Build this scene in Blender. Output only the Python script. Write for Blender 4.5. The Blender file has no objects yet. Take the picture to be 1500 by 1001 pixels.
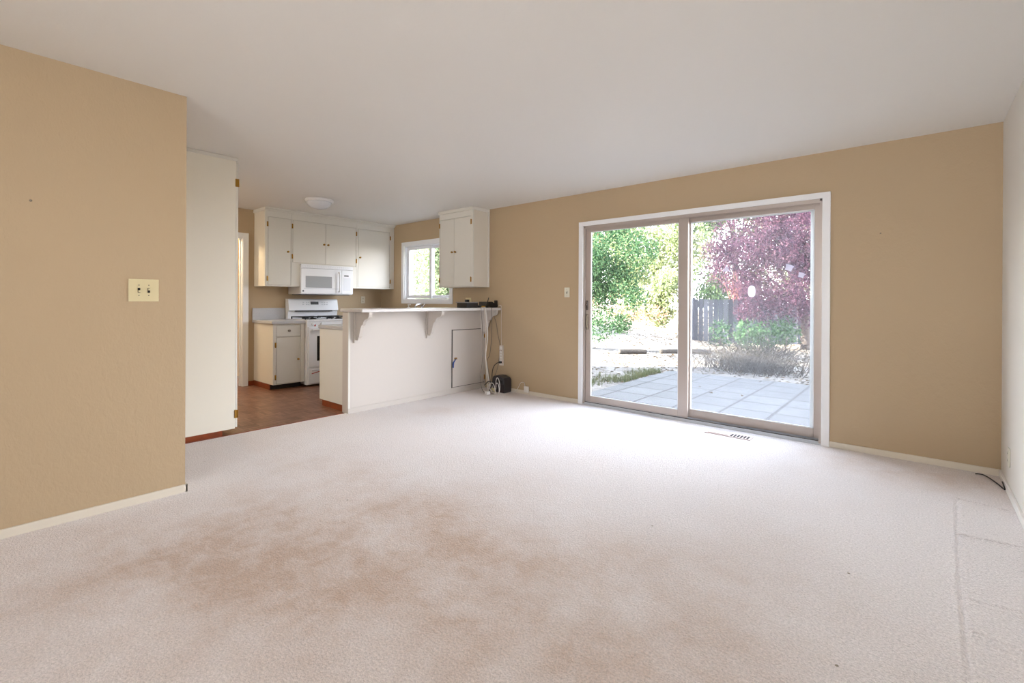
import bpy, bmesh, math, random
import numpy as np
from mathutils import Vector, Matrix
random.seed(7)
rng = np.random.default_rng(7)
SC = bpy.context.scene
COL = SC.collection

# ------------------------------------------------------------------ camera
cam = bpy.data.cameras.new('camera')
camo = bpy.data.objects.new('camera', cam); COL.objects.link(camo)
Fw = Vector((-0.65462351, 0.75595438, -0.00101775))
Rt = Vector((0.75594056, 0.6546187, 0.00531413))
Up = Vector((-0.00468348, -0.0027094, 0.99998536))
m = Matrix((Rt, Up, -Fw)).transposed().to_4x4()
m.translation = Vector((-0.43781419, -4.64296145, 1.18891303))
camo.matrix_world = m
cam.sensor_width = 36.0
cam.lens = 36.0 * 686.8 / 1500.0
cam.shift_y = -(500.5 - 441.9) / 1500.0
cam.clip_start = 0.05
cam.clip_end = 400
SC.camera = camo

# ------------------------------------------------------------------ exposure
SC.view_settings.view_transform = 'Standard'
SC.view_settings.look = 'None'
SC.view_settings.gamma = 1.0
SC.view_settings.use_curve_mapping = False
SC.view_settings.exposure = 1.51
try:
    SC.cycles.max_bounces = 10
    SC.cycles.diffuse_bounces = 6
    SC.cycles.transparent_max_bounces = 24
    SC.cycles.sample_clamp_indirect = 6.0
    SC.cycles.use_denoising = True
except Exception:
    pass

# ------------------------------------------------------------------ sky and sun
YR0 = -6.5
SKY = 9.5
SUN = 30.0
w = bpy.data.worlds.new('sky'); SC.world = w
w.use_nodes = True
wn = w.node_tree.nodes; wl = w.node_tree.links
bg = wn['Background']; bg.inputs['Strength'].default_value = SKY
tc = wn.new('ShaderNodeTexCoord'); sp = wn.new('ShaderNodeSeparateXYZ'); rp = wn.new('ShaderNodeValToRGB')
wl.new(tc.outputs['Generated'], sp.inputs[0]); wl.new(sp.outputs['Z'], rp.inputs[0])
rp.color_ramp.elements[0].position = 0.0; rp.color_ramp.elements[0].color = (0.98, 0.98, 1.0, 1)
rp.color_ramp.elements[1].position = 0.85; rp.color_ramp.elements[1].color = (0.10, 0.125, 0.17, 1)
_e = rp.color_ramp.elements.new(0.45); _e.color = (0.52, 0.57, 0.65, 1)
wl.new(rp.outputs[0], bg.inputs['Color'])


def light(name, kind, loc, direction, energy, color=(1, 1, 1), size=(1, 1), portal=False, soft=0.05):
    l = bpy.data.lights.new(name, kind)
    o = bpy.data.objects.new(name, l); COL.objects.link(o)
    o.location = loc
    o.rotation_euler = Vector(direction).to_track_quat('-Z', 'Y').to_euler()
    l.energy = energy; l.color = color
    if kind == 'AREA':
        l.shape = 'RECTANGLE'; l.size, l.size_y = size
        if portal: l.cycles.is_portal = True
    elif kind == 'SUN': l.angle = 0.009
    else: l.shadow_soft_size = soft
    return o


light('sun', 'SUN', (0, 0, 10), (1.0, 0.86, -0.46), SUN, (1.0, 0.93, 0.80))
# portals guide the sky's light through the window openings
light('portal_fill_window', 'AREA', (-.9, YR0 - .18, 1.43), (0, 1, 0), 1, size=(1.2, 1.05), portal=True)
light('portal_sliding_door', 'AREA', (-2.2, 0.19, 1.04), (0, -1, 0), 1, size=(2.34, 2.0), portal=True)
light('portal_kitchen_window', 'AREA', (-6.23, 0.19, 1.64), (0, -1, 0), 1, size=(1.12, 0.86), portal=True)

# ================================================================== helpers
def lin(c):
    if isinstance(c, str):
        c = [int(c[i:i + 2], 16) / 255 for i in (0, 2, 4)]
    return tuple((v / 12.92 if v <= 0.04045 else ((v + 0.055) / 1.055) ** 2.4) for v in c)


MATS = {}


def mat(name, color, rough=0.6, metal=0.0, bump=0.0, bscale=100.0, vary=0.0, vscale=4.0, spec=0.5, detail=3.0, bdist=0.01):
    """plain procedural material: colour with a little noise variation and a noise bump"""
    if name in MATS: return MATS[name]
    mt = bpy.data.materials.new(name); mt.use_nodes = True
    nt = mt.node_tree; b = nt.nodes['Principled BSDF']
    c = lin(color)
    b.inputs['Base Color'].default_value = (*c, 1)
    b.inputs['Roughness'].default_value = rough
    b.inputs['Metallic'].default_value = metal
    b.inputs['Specular IOR Level'].default_value = spec
    t = nt.nodes.new('ShaderNodeTexCoord')
    if vary:
        n = nt.nodes.new('ShaderNodeTexNoise'); n.inputs['Scale'].default_value = vscale
        n.inputs['Detail'].default_value = 5
        nt.links.new(t.outputs['Object'], n.inputs['Vector'])
        r = nt.nodes.new('ShaderNodeValToRGB')
        r.color_ramp.elements[0].position = .3; r.color_ramp.elements[1].position = .7
        r.color_ramp.elements[0].color = (*[v * (1 - vary) for v in c], 1)
        r.color_ramp.elements[1].color = (*[min(1, v * (1 + vary)) for v in c], 1)
        nt.links.new(n.outputs[0], r.inputs[0]); nt.links.new(r.outputs[0], b.inputs['Base Color'])
    if bump:
        n = nt.nodes.new('ShaderNodeTexNoise'); n.inputs['Scale'].default_value = bscale
        n.inputs['Detail'].default_value = detail
        nt.links.new(t.outputs['Object'], n.inputs['Vector'])
        bp = nt.nodes.new('ShaderNodeBump'); bp.inputs['Strength'].default_value = bump
        bp.inputs['Distance'].default_value = bdist
        nt.links.new(n.outputs[0], bp.inputs['Height']); nt.links.new(bp.outputs[0], b.inputs['Normal'])
    MATS[name] = mt
    return mt


class MB:
    """collects shapes; build() links them as ONE mesh object"""
    def __init__(self): self.bm = bmesh.new()

    def _add(self, verts, faces, smooth=False):
        vs = [self.bm.verts.new(v) for v in verts]
        for f in faces:
            try:
                fc = self.bm.faces.new([vs[i] for i in f]); fc.smooth = smooth
            except ValueError: pass
        return vs

    def box(self, x0, x1, y0, y1, z0, z1, bev=0.0):
        x0, x1 = sorted((x0, x1)); y0, y1 = sorted((y0, y1)); z0, z1 = sorted((z0, z1))
        vs = self._add([(x0, y0, z0), (x1, y0, z0), (x1, y1, z0), (x0, y1, z0), (x0, y0, z1), (x1, y0, z1), (x1, y1, z1), (x0, y1, z1)],
                       [(0, 3, 2, 1), (4, 5, 6, 7), (0, 1, 5, 4), (1, 2, 6, 5), (2, 3, 7, 6), (3, 0, 4, 7)])
        if bev:
            es = {e for v in vs for e in v.link_edges}
            bmesh.ops.bevel(self.bm, geom=list(es), offset=bev, segments=2, affect='EDGES', profile=0.5)
        return self

    def tube(self, pts, r, n=8, smooth_path=True, cap=True):
        pts = [Vector(p) for p in pts]
        rs = list(r) if isinstance(r, (list, tuple)) else [r] * len(pts)
        if smooth_path and len(pts) > 2:
            q, qr = [], []
            for i in range(len(pts) - 1):
                p0 = pts[max(i - 1, 0)]; p1 = pts[i]; p2 = pts[i + 1]; p3 = pts[min(i + 2, len(pts) - 1)]
                for k in range(6):
                    t = k / 6
                    q.append(0.5 * ((2 * p1) + (-p0 + p2) * t + (2 * p0 - 5 * p1 + 4 * p2 - p3) * t * t + (-p0 + 3 * p1 - 3 * p2 + p3) * t ** 3))
                    qr.append(rs[i] * (1 - t) + rs[i + 1] * t)
            q.append(pts[-1]); qr.append(rs[-1]); pts, rs = q, qr
        up = Vector((0.13, 0.21, 0.97)); rings = []
        for i, p in enumerate(pts):
            d = (pts[min(i + 1, len(pts) - 1)] - pts[max(i - 1, 0)])
            if d.length < 1e-9: d = Vector((0, 0, 1))
            d.normalize()
            a = d.cross(up)
            if a.length < 1e-3: a = d.cross(Vector((1, 0, 0)))
            a.normalize(); b = d.cross(a)
            rings.append([self.bm.verts.new(p + (a * math.cos(2 * math.pi * k / n) + b * math.sin(2 * math.pi * k / n)) * rs[i]) for k in range(n)])
        for i in range(len(rings) - 1):
            for k in range(n):
                f = self.bm.faces.new([rings[i][k], rings[i][(k + 1) % n], rings[i + 1][(k + 1) % n], rings[i + 1][k]]); f.smooth = True
        if cap:
            self.bm.faces.new(rings[0][::-1]); self.bm.faces.new(rings[-1])
        return self

    def lathe(self, prof, c=(0, 0, 0), axis='z', n=24):
        """prof: (radius, height) pairs around the axis"""
        rings = []
        for r, h in prof:
            ring = []
            for k in range(n):
                a = 2 * math.pi * k / n; u, v = r * math.cos(a), r * math.sin(a)
                p = {'z': (u, v, h), 'x': (h, u, v), 'y': (v, h, u)}[axis]
                ring.append(self.bm.verts.new(Vector(c) + Vector(p)))
            rings.append(ring)
        for i in range(len(rings) - 1):
            for k in range(n):
                f = self.bm.faces.new([rings[i][k], rings[i][(k + 1) % n], rings[i + 1][(k + 1) % n], rings[i + 1][k]]); f.smooth = True
        self.bm.faces.new(rings[0][::-1]); self.bm.faces.new(rings[-1])
        return self

    def prism(self, poly, axis, a, b, bev=0.0):
        """poly in the two other axes (x,z for 'y'; y,z for 'x'; x,y for 'z') extruded from a to b"""
        def P(u, v, t): return {'y': (u, t, v), 'x': (t, u, v), 'z': (u, v, t)}[axis]
        n = len(poly)
        vs = self._add([P(u, v, a) for u, v in poly] + [P(u, v, b) for u, v in poly],
                       [tuple(range(n))[::-1], tuple(range(n, 2 * n))] + [(i, (i + 1) % n, n + (i + 1) % n, n + i) for i in range(n)])
        return self

    def build(self, name, material, parent=None):
        bmesh.ops.recalc_face_normals(self.bm, faces=self.bm.faces)
        me = bpy.data.meshes.new(name); self.bm.to_mesh(me); self.bm.free()
        o = bpy.data.objects.new(name, me); COL.objects.link(o)
        me.materials.append(material)
        if parent:
            o.parent = parent
            o.matrix_parent_inverse = Matrix.Translation(-parent.location) if parent.type == 'EMPTY' else Matrix.Identity(4)
        return o


def tag(o, label=None, cat=None, group=None, kind=None):
    if label: o['label'] = label
    if cat: o['category'] = cat
    if group: o['group'] = group
    if kind: o['kind'] = kind
    return o


def thing(name, loc, label, cat, group=None, kind=None):
    o = bpy.data.objects.new(name, None); COL.objects.link(o); o.location = loc
    o.empty_display_size = 0.1
    return tag(o, label, cat, group, kind)


def struct(name, mb, material, parent=None, label=None):
    o = mb.build(name, material, parent)
    if not parent: o['kind'] = 'structure'
    if label: o['label'] = label
    return o


# ================================================================== materials
def wall_paint(name, color, strength=0.25):
    mt = bpy.data.materials.new(name); mt.use_nodes = True
    nt = mt.node_tree; b = nt.nodes['Principled BSDF']
    b.inputs['Base Color'].default_value = (*lin(color), 1)
    b.inputs['Roughness'].default_value = 0.62
    b.inputs['Specular IOR Level'].default_value = 0.3
    t = nt.nodes.new('ShaderNodeTexCoord')
    mp = nt.nodes.new('ShaderNodeMapping'); mp.inputs['Scale'].default_value = (1, 1, 0.62)
    n1 = nt.nodes.new('ShaderNodeTexNoise'); n1.inputs['Scale'].default_value = 26; n1.inputs['Detail'].default_value = 3
    n1.inputs['Distortion'].default_value = 0.6
    n2 = nt.nodes.new('ShaderNodeTexNoise'); n2.inputs['Scale'].default_value = 110; n2.inputs['Detail'].default_value = 2
    ad = nt.nodes.new('ShaderNodeMath'); ad.operation = 'MULTIPLY_ADD'; ad.inputs[1].default_value = 0.35
    bp = nt.nodes.new('ShaderNodeBump'); bp.inputs['Strength'].default_value = strength; bp.inputs['Distance'].default_value = 0.006
    L = nt.links
    L.new(t.outputs['Object'], mp.inputs[0]); L.new(mp.outputs[0], n1.inputs['Vector']); L.new(mp.outputs[0], n2.inputs['Vector'])
    L.new(n2.outputs[0], ad.inputs[0]); L.new(n1.outputs[0], ad.inputs[2]); L.new(ad.outputs[0], bp.inputs['Height'])
    L.new(bp.outputs[0], b.inputs['Normal'])
    return mt


BEIGE = wall_paint('tan_wall_paint', 'B9A486', .4)
OFFWHITE = wall_paint('pale_grey_wall_paint', 'DCD9D2', 0.15)
CEIL = wall_paint('ceiling_paint', 'E3E1DC', 0.12)
TRIM = mat('white_trim_paint', 'ECEDEE', 0.4)
BASEB = mat('baseboard_paint', 'DDD5C6', 0.45)
CABW = mat('cream_cabinet_paint', 'DEDCD4', 0.6, bump=0.05, bscale=40, spec=.2)
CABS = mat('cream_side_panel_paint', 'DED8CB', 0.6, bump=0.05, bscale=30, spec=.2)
PANTRY = mat('pantry_paint', 'E8E4D7', 0.5, bump=0.05, bscale=20)
BARW = mat('bar_front_paint', 'C8C1BA', 0.5, bump=0.05, bscale=20)
ALU = mat('warm_grey_aluminium', 'B7ACA4', 0.42, 0.35)
ALUD = mat('dark_rubber', '4A4542', 0.7)  # dark rubber for the strip along the door track
BEAD = mat('white_glazing_bead', 'DEE0E2', 0.5)
VINYL = mat('white_vinyl', 'E6E8EC', 0.4)
BRASS = mat('aged_brass', 'A9803A', 0.35, 0.9)
NICKEL = mat('dull_nickel', '8E867A', 0.35, 0.9)
CHROME = mat('chrome', 'D8DADD', 0.15, 1.0)
APPL = mat('white_enamel', 'EBEDF0', 0.22)
APPL2 = mat('light_grey_plastic', 'C9CDD2', 0.35)
BLACK = mat('black_plastic', '17171A', 0.35)
IRON = mat('black_cast_iron', '1E1F23', 0.5)
DGLASS = mat('dark_oven_glass', '0B0B0D', 0.08)
MGLASS = mat('grey_microwave_screen', '9C9FA0', 0.3)
LAM = mat('grey_speckled_laminate', 'B9B9BC', 0.35, vary=0.05, vscale=120)
BARTOP = mat('pale_grey_laminate', 'C9C6C4', 0.3, vary=0.03, vscale=120)
REDWOOD = mat('red_brown_stained_wood', '803A18', 0.35, vary=0.25, vscale=12)
IVORY = mat('ivory_plastic', 'D9CDA4', 0.35)
WPLAST = mat('white_plastic', 'E4E1DC', 0.4)
PINKW = mat('off_white_cord', 'D3C9BC', 0.5)
GREYC = mat('grey_cord', '6E6860', 0.5)
BLUE = mat('blue_strap', '23468C', 0.5)
YELL = mat('yellow_label', 'D9A514', 0.5)
ANTHR = mat('anthracite_plastic', '39363A', 0.35)
DARK = mat('dark_slot', '1A1512', 0.8)


def glass_mat(name, haze=0.04, tint=(0.97, 0.985, 1.0)):
    mt = bpy.data.materials.new(name); mt.use_nodes = True
    nt = mt.node_tree; nt.nodes.remove(nt.nodes['Principled BSDF'])
    out = nt.nodes['Material Output']
    tr = nt.nodes.new('ShaderNodeBsdfTransparent'); tr.inputs[0].default_value = (*tint, 1)
    gl = nt.nodes.new('ShaderNodeBsdfGlossy'); gl.inputs['Roughness'].default_value = 0.02
    df = nt.nodes.new('ShaderNodeBsdfDiffuse'); df.inputs[0].default_value = (0.7, 0.72, 0.75, 1)
    fr = nt.nodes.new('ShaderNodeFresnel'); fr.inputs[0].default_value = 1.45
    m1 = nt.nodes.new('ShaderNodeMixShader'); m2 = nt.nodes.new('ShaderNodeMixShader')
    t = nt.nodes.new('ShaderNodeTexCoord'); n = nt.nodes.new('ShaderNodeTexNoise')
    n.inputs['Scale'].default_value = 3; n.inputs['Detail'].default_value = 6; n.inputs['Roughness'].default_value = .7
    mr = nt.nodes.new('ShaderNodeMapRange'); mr.inputs['From Min'].default_value = .35; mr.inputs['From Max'].default_value = .75
    mr.inputs['To Min'].default_value = haze * .5; mr.inputs['To Max'].default_value = haze * 2
    L = nt.links
    L.new(t.outputs['Object'], n.inputs['Vector']); L.new(n.outputs[0], mr.inputs[0])
    L.new(mr.outputs[0], m1.inputs[0]); L.new(tr.outputs[0], m1.inputs[1]); L.new(df.outputs[0], m1.inputs[2])
    L.new(fr.outputs[0], m2.inputs[0]); L.new(m1.outputs[0], m2.inputs[1]); L.new(gl.outputs[0], m2.inputs[2])
    L.new(m2.outputs[0], out.inputs[0])
    return mt


GLASS = glass_mat('dusty_hazed_glass', 0.035)  # diffuse film combines real dirt with a painted milky reflection haze


def mesh_screen():
    mt = bpy.data.materials.new('insect_screen_mesh'); mt.use_nodes = True
    nt = mt.node_tree; nt.nodes.remove(nt.nodes['Principled BSDF'])
    tr = nt.nodes.new('ShaderNodeBsdfTransparent'); df = nt.nodes.new('ShaderNodeBsdfDiffuse')
    df.inputs[0].default_value = (0.42, 0.45, 0.5, 1)
    mx = nt.nodes.new('ShaderNodeMixShader'); mx.inputs[0].default_value = 0.16
    nt.links.new(tr.outputs[0], mx.inputs[1]); nt.links.new(df.outputs[0], mx.inputs[2])
    nt.links.new(mx.outputs[0], nt.nodes['Material Output'].inputs[0])
    return mt


def carpet_mat():
    mt = bpy.data.materials.new('worn_beige_carpet'); mt.use_nodes = True
    nt = mt.node_tree; b = nt.nodes['Principled BSDF']; L = nt.links; N = nt.nodes.new
    b.inputs['Roughness'].default_value = 0.95
    b.inputs['Specular IOR Level'].default_value = 0.1
    b.inputs['Sheen Weight'].default_value = 0.4
    b.inputs['Sheen Roughness'].default_value = 0.5
    t = N('ShaderNodeTexCoord'); P = t.outputs['Object']

    def noise(scale, detail=4, rough=.6, dist=0.0):
        n = N('ShaderNodeTexNoise'); n.inputs['Scale'].default_value = scale; n.inputs['Detail'].default_value = detail
        n.inputs['Roughness'].default_value = rough; n.inputs['Distortion'].default_value = dist
        L.new(P, n.inputs['Vector']); return n.outputs[0]

    def math_(op, a, c=None, d=None, clamp=False):
        q = N('ShaderNodeMath'); q.operation = op; q.use_clamp = clamp
        for i, v in enumerate((a, c, d)):
            if v is None: continue
            if isinstance(v, (int, float)): q.inputs[i].default_value = v
            else: L.new(v, q.inputs[i])
        return q.outputs[0]
    sep = N('ShaderNodeSeparateXYZ'); L.new(P, sep.inputs[0]); X, Y = sep.outputs[0], sep.outputs[1]
    # dirty areas: soft ellipses of foot traffic, left ones strengthened for the weaker light there (x, y, rx, ry, rotation, strength)
    spots = [(-2.55, -3.62, .75, .34, .6, .95), (-2.65, -3.05, .55, .30, .9, .7), (-1.85, -3.20, .75, .38, .7, .42),
             (-1.20, -2.75, .60, .40, .9, .3), (-2.95, -4.2, .8, .45, .3, .55), (-4.35, -1.35, .35, .18, .8, .35),
             (-3.35, -2.95, .38, .22, .3, .35), (-1.1, -3.4, .6, .4, .2, .45), (-.45, -.35, .5, .25, 0, .8), (-3.3, -3.5, .35, .2, 0, .6),
             (-3.9, -3.0, .6, .25, 0.4, .25), (-4.6, -.25, .5, .2, 0, .55)]
    acc = None
    warp = noise(2.2, 5, .65)
    for (sx, sy, rx, ry, an, st) in spots:
        ca, sa = math.cos(an), math.sin(an)
        dx = math_('SUBTRACT', X, sx); dy = math_('SUBTRACT', Y, sy)
        u = math_('DIVIDE', math_('ADD', math_('MULTIPLY', dx, ca), math_('MULTIPLY', dy, sa)), rx)
        v = math_('DIVIDE', math_('SUBTRACT', math_('MULTIPLY', dy, ca), math_('MULTIPLY', dx, sa)), ry)
        d2 = math_('ADD', math_('MULTIPLY', u, u), math_('MULTIPLY', v, v))
        g = math_('MULTIPLY', math_('EXPONENT', math_('MULTIPLY', d2, -0.7)), st)
        acc = g if acc is None else math_('ADD', acc, g)
    fine = noise(10.0, 7, .75, .5)
    k = math_('MULTIPLY', math_('MULTIPLY', acc, math_('MULTIPLY_ADD', warp, 2.6, -0.55)), math_('MULTIPLY_ADD', fine, 1.5, 0.0), clamp=True)
    k = math_('ADD', k, math_('MULTIPLY', math_('SUBTRACT', noise(1.1, 5, .6), .45), .55), clamp=True)
    c1 = N('ShaderNodeMix'); c1.data_type = 'RGBA'
    c1.inputs[6].default_value = (*lin('ECE5E3'), 1); c1.inputs[7].default_value = (*lin('CBB29F'), 1)
    L.new(k, c1.inputs[0])
    # dark lint specks
    vr = N('ShaderNodeTexVoronoi'); vr.inputs['Scale'].default_value = 3.1; L.new(P, vr.inputs['Vector'])
    speck = math_('LESS_THAN', vr.outputs['Distance'], 0.018)
    c2 = N('ShaderNodeMix'); c2.data_type = 'RGBA'; L.new(speck, c2.inputs[0]); L.new(c1.outputs[2], c2.inputs[6])
    c2.inputs[7].default_value = (*lin('8A7C66'), 1)
    # pile: tuft to tuft variation
    pile = noise(115, 3, .7); tuft = noise(320, 2, .6)
    var = math_('ADD', math_('MULTIPLY_ADD', pile, 1.0, 0.17), math_('MULTIPLY', tuft, 0.64))
    c3 = N('ShaderNodeMix'); c3.data_type = 'RGBA'; c3.blend_type = 'MULTIPLY'; c3.inputs[0].default_value = 1
    cmb = N('ShaderNodeCombineXYZ'); L.new(var, cmb.inputs[0]); L.new(var, cmb.inputs[1]); L.new(var, cmb.inputs[2])
    L.new(c2.outputs[2], c3.inputs[6]); L.new(cmb.outputs[0], c3.inputs[7])
    L.new(c3.outputs[2], b.inputs['Base Color'])
    bp = N('ShaderNodeBump'); bp.inputs['Strength'].default_value = 0.75; bp.inputs['Distance'].default_value = 0.012
    h = math_('ADD', pile, math_('MULTIPLY', noise(38, 4, .6), .7))
    L.new(h, bp.inputs['Height']); L.new(bp.outputs[0], b.inputs['Normal'])
    return mt


def parquet_mat():
    mt = bpy.data.materials.new('red_brown_parquet'); mt.use_nodes = True
    nt = mt.node_tree; b = nt.nodes['Principled BSDF']; L = nt.links; N = nt.nodes.new
    t = N('ShaderNodeTexCoord')
    cols = []
    for rot in (0, math.pi / 2):
        mp = N('ShaderNodeMapping'); mp.inputs['Rotation'].default_value = (0, 0, rot); L.new(t.outputs['Object'], mp.inputs[0])
        br = N('ShaderNodeTexBrick'); br.offset = 0; br.inputs['Scale'].default_value = 1
        br.inputs['Brick Width'].default_value = .15; br.inputs['Row Height'].default_value = .03
        br.inputs['Mortar Size'].default_value = .0012; br.inputs['Bias'].default_value = 0
        br.inputs['Color1'].default_value = (*lin('98705A'), 1); br.inputs['Color2'].default_value = (*lin('6E4632'), 1)
        br.inputs['Mortar'].default_value = (*lin('4A2814'), 1)
        L.new(mp.outputs[0], br.inputs['Vector']); cols.append(br.outputs['Color'])
    ck = N('ShaderNodeTexChecker'); ck.inputs['Scale'].default_value = 1 / .15; L.new(t.outputs['Object'], ck.inputs['Vector'])
    mp2 = N('ShaderNodeMapping'); mp2.inputs['Location'].default_value = (0, 0, .07); L.new(t.outputs['Object'], mp2.inputs[0]); L.new(mp2.outputs[0], ck.inputs['Vector'])
    mx = N('ShaderNodeMix'); mx.data_type = 'RGBA'; L.new(ck.outputs['Fac'], mx.inputs[0]); L.new(cols[0], mx.inputs[6]); L.new(cols[1], mx.inputs[7])
    n = N('ShaderNodeTexNoise'); n.inputs['Scale'].default_value = 5; n.inputs['Detail'].default_value = 6; L.new(t.outputs['Object'], n.inputs['Vector'])
    r = N('ShaderNodeValToRGB'); r.color_ramp.elements[0].position = .3; r.color_ramp.elements[1].position = .7
    r.color_ramp.elements[0].color = (.72, .66, .62, 1); r.color_ramp.elements[1].color = (1, 1, 1, 1); L.new(n.outputs[0], r.inputs[0])
    m2 = N('ShaderNodeMix'); m2.data_type = 'RGBA'; m2.blend_type = 'MULTIPLY'; m2.inputs[0].default_value = 1
    L.new(mx.outputs[2], m2.inputs[6]); L.new(r.outputs[0], m2.inputs[7]); L.new(m2.outputs[2], b.inputs['Base Color'])
    b.inputs['Roughness'].default_value = .33
    return mt


def ground_mat():
    mt = bpy.data.materials.new('dry_garden_soil'); mt.use_nodes = True
    nt = mt.node_tree; b = nt.nodes['Principled BSDF']; L = nt.links; N = nt.nodes.new
    b.inputs['Roughness'].default_value = .95; b.inputs['Specular IOR Level'].default_value = .1
    t = N('ShaderNodeTexCoord')
    n = N('ShaderNodeTexNoise'); n.inputs['Scale'].default_value = 5; n.inputs['Detail'].default_value = 10; n.inputs['Roughness'].default_value = .75
    L.new(t.outputs['Object'], n.inputs['Vector'])
    r = N('ShaderNodeValToRGB'); e = r.color_ramp.elements
    e[0].position = .32; e[0].color = (*lin('453F38'), 1); e[1].position = .62; e[1].color = (*lin('84807A'), 1)
    x = e.new(.45); x.color = (*lin('686460'), 1)
    L.new(n.outputs[0], r.inputs[0])
    # golden dry grass further up the slope
    sp_ = N('ShaderNodeSeparateXYZ'); L.new(t.outputs['Object'], sp_.inputs[0])
    mr = N('ShaderNodeMapRange'); mr.inputs['From Min'].default_value = 8; mr.inputs['From Max'].default_value = 13; L.new(sp_.outputs[1], mr.inputs[0])
    n2 = N('ShaderNodeTexNoise'); n2.inputs['Scale'].default_value = 2.5; n2.inputs['Detail'].default_value = 8; L.new(t.outputs['Object'], n2.inputs['Vector'])
    r2 = N('ShaderNodeValToRGB'); r2.color_ramp.elements[0].position = .35; r2.color_ramp.elements[0].color = (*lin('C39A6E'), 1)
    r2.color_ramp.elements[1].position = .6; r2.color_ramp.elements[1].color = (*lin('E9DCC0'), 1); L.new(n2.outputs[0], r2.inputs[0])
    mx = N('ShaderNodeMix'); mx.data_type = 'RGBA'; L.new(mr.outputs[0], mx.inputs[0]); L.new(r.outputs[0], mx.inputs[6]); L.new(r2.outputs[0], mx.inputs[7])
    L.new(mx.outputs[2], b.inputs['Base Color'])
    bp = N('ShaderNodeBump'); bp.inputs['Strength'].default_value = .6; bp.inputs['Distance'].default_value = .05
    L.new(n.outputs[0], bp.inputs['Height']); L.new(bp.outputs[0], b.inputs['Normal'])
    return mt


def paver_mat():
    mt = bpy.data.materials.new('grey_concrete_pavers'); mt.use_nodes = True
    nt = mt.node_tree; b = nt.nodes['Principled BSDF']; L = nt.links; N = nt.nodes.new
    b.inputs['Roughness'].default_value = .8
    t = N('ShaderNodeTexCoord')
    br = N('ShaderNodeTexBrick'); br.offset = 0; br.inputs['Scale'].default_value = 1
    mp = N('ShaderNodeMapping'); mp.inputs['Location'].default_value = (.18, .1, 0); L.new(t.outputs['Object'], mp.inputs[0]); L.new(mp.outputs[0], br.inputs['Vector'])
    br.inputs['Brick Width'].default_value = .5; br.inputs['Row Height'].default_value = .5
    br.inputs['Mortar Size'].default_value = .02; br.inputs['Mortar Smooth'].default_value = .3
    br.inputs['Color1'].default_value = (*lin('515254'), 1); br.inputs['Color2'].default_value = (*lin('47484A'), 1)
    br.inputs['Mortar'].default_value = (*lin('1E1F20'), 1)
    n = N('ShaderNodeTexNoise'); n.inputs['Scale'].default_value = 3; n.inputs['Detail'].default_value = 8; L.new(t.outputs['Object'], n.inputs['Vector'])
    r = N('ShaderNodeValToRGB'); r.color_ramp.elements[0].position = .3; r.color_ramp.elements[1].position = .65
    r.color_ramp.elements[0].color = (.8, .8, .8, 1); r.color_ramp.elements[1].color = (1, 1, 1, 1); L.new(n.outputs[0], r.inputs[0])
    m2 = N('ShaderNodeMix'); m2.data_type = 'RGBA'; m2.blend_type = 'MULTIPLY'; m2.inputs[0].default_value = 1
    L.new(br.outputs['Color'], m2.inputs[6]); L.new(r.outputs[0], m2.inputs[7]); L.new(m2.outputs[2], b.inputs['Base Color'])
    return mt


def leaf_mat(name, cols, trans=0.45, k=.32):
    """each leaf (mesh island) takes its own colour of the given range; light comes through"""
    mt = bpy.data.materials.new(name); mt.use_nodes = True
    nt = mt.node_tree; nt.nodes.remove(nt.nodes['Principled BSDF']); L = nt.links; N = nt.nodes.new
    g = N('ShaderNodeNewGeometry'); r = N('ShaderNodeValToRGB')
    e = r.color_ramp.elements
    lc = [tuple(v * k for v in lin(c)) for c in cols]
    e[0].color = (*lc[0], 1); e[1].color = (*lc[-1], 1)
    for i, c in enumerate(lc[1:-1]):
        x = e.new((i + 1) / (len(cols) - 1)); x.color = (*c, 1)
    L.new(g.outputs['Random Per Island'], r.inputs[0])
    d = N('ShaderNodeBsdfDiffuse'); tl = N('ShaderNodeBsdfTranslucent'); mx = N('ShaderNodeMixShader'); mx.inputs[0].default_value = trans
    L.new(r.outputs[0], d.inputs[0]); L.new(r.outputs[0], tl.inputs[0])
    L.new(d.outputs[0], mx.inputs[1]); L.new(tl.outputs[0], mx.inputs[2]); L.new(mx.outputs[0], nt.nodes['Material Output'].inputs[0])
    return mt


# ================================================================== room shell
H = 2.44
XL = -3.858      # face of the left partition
XK = -7.45       # kitchen end wall
YR = -6.5        # wall behind the camera
TH = 0.16

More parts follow.
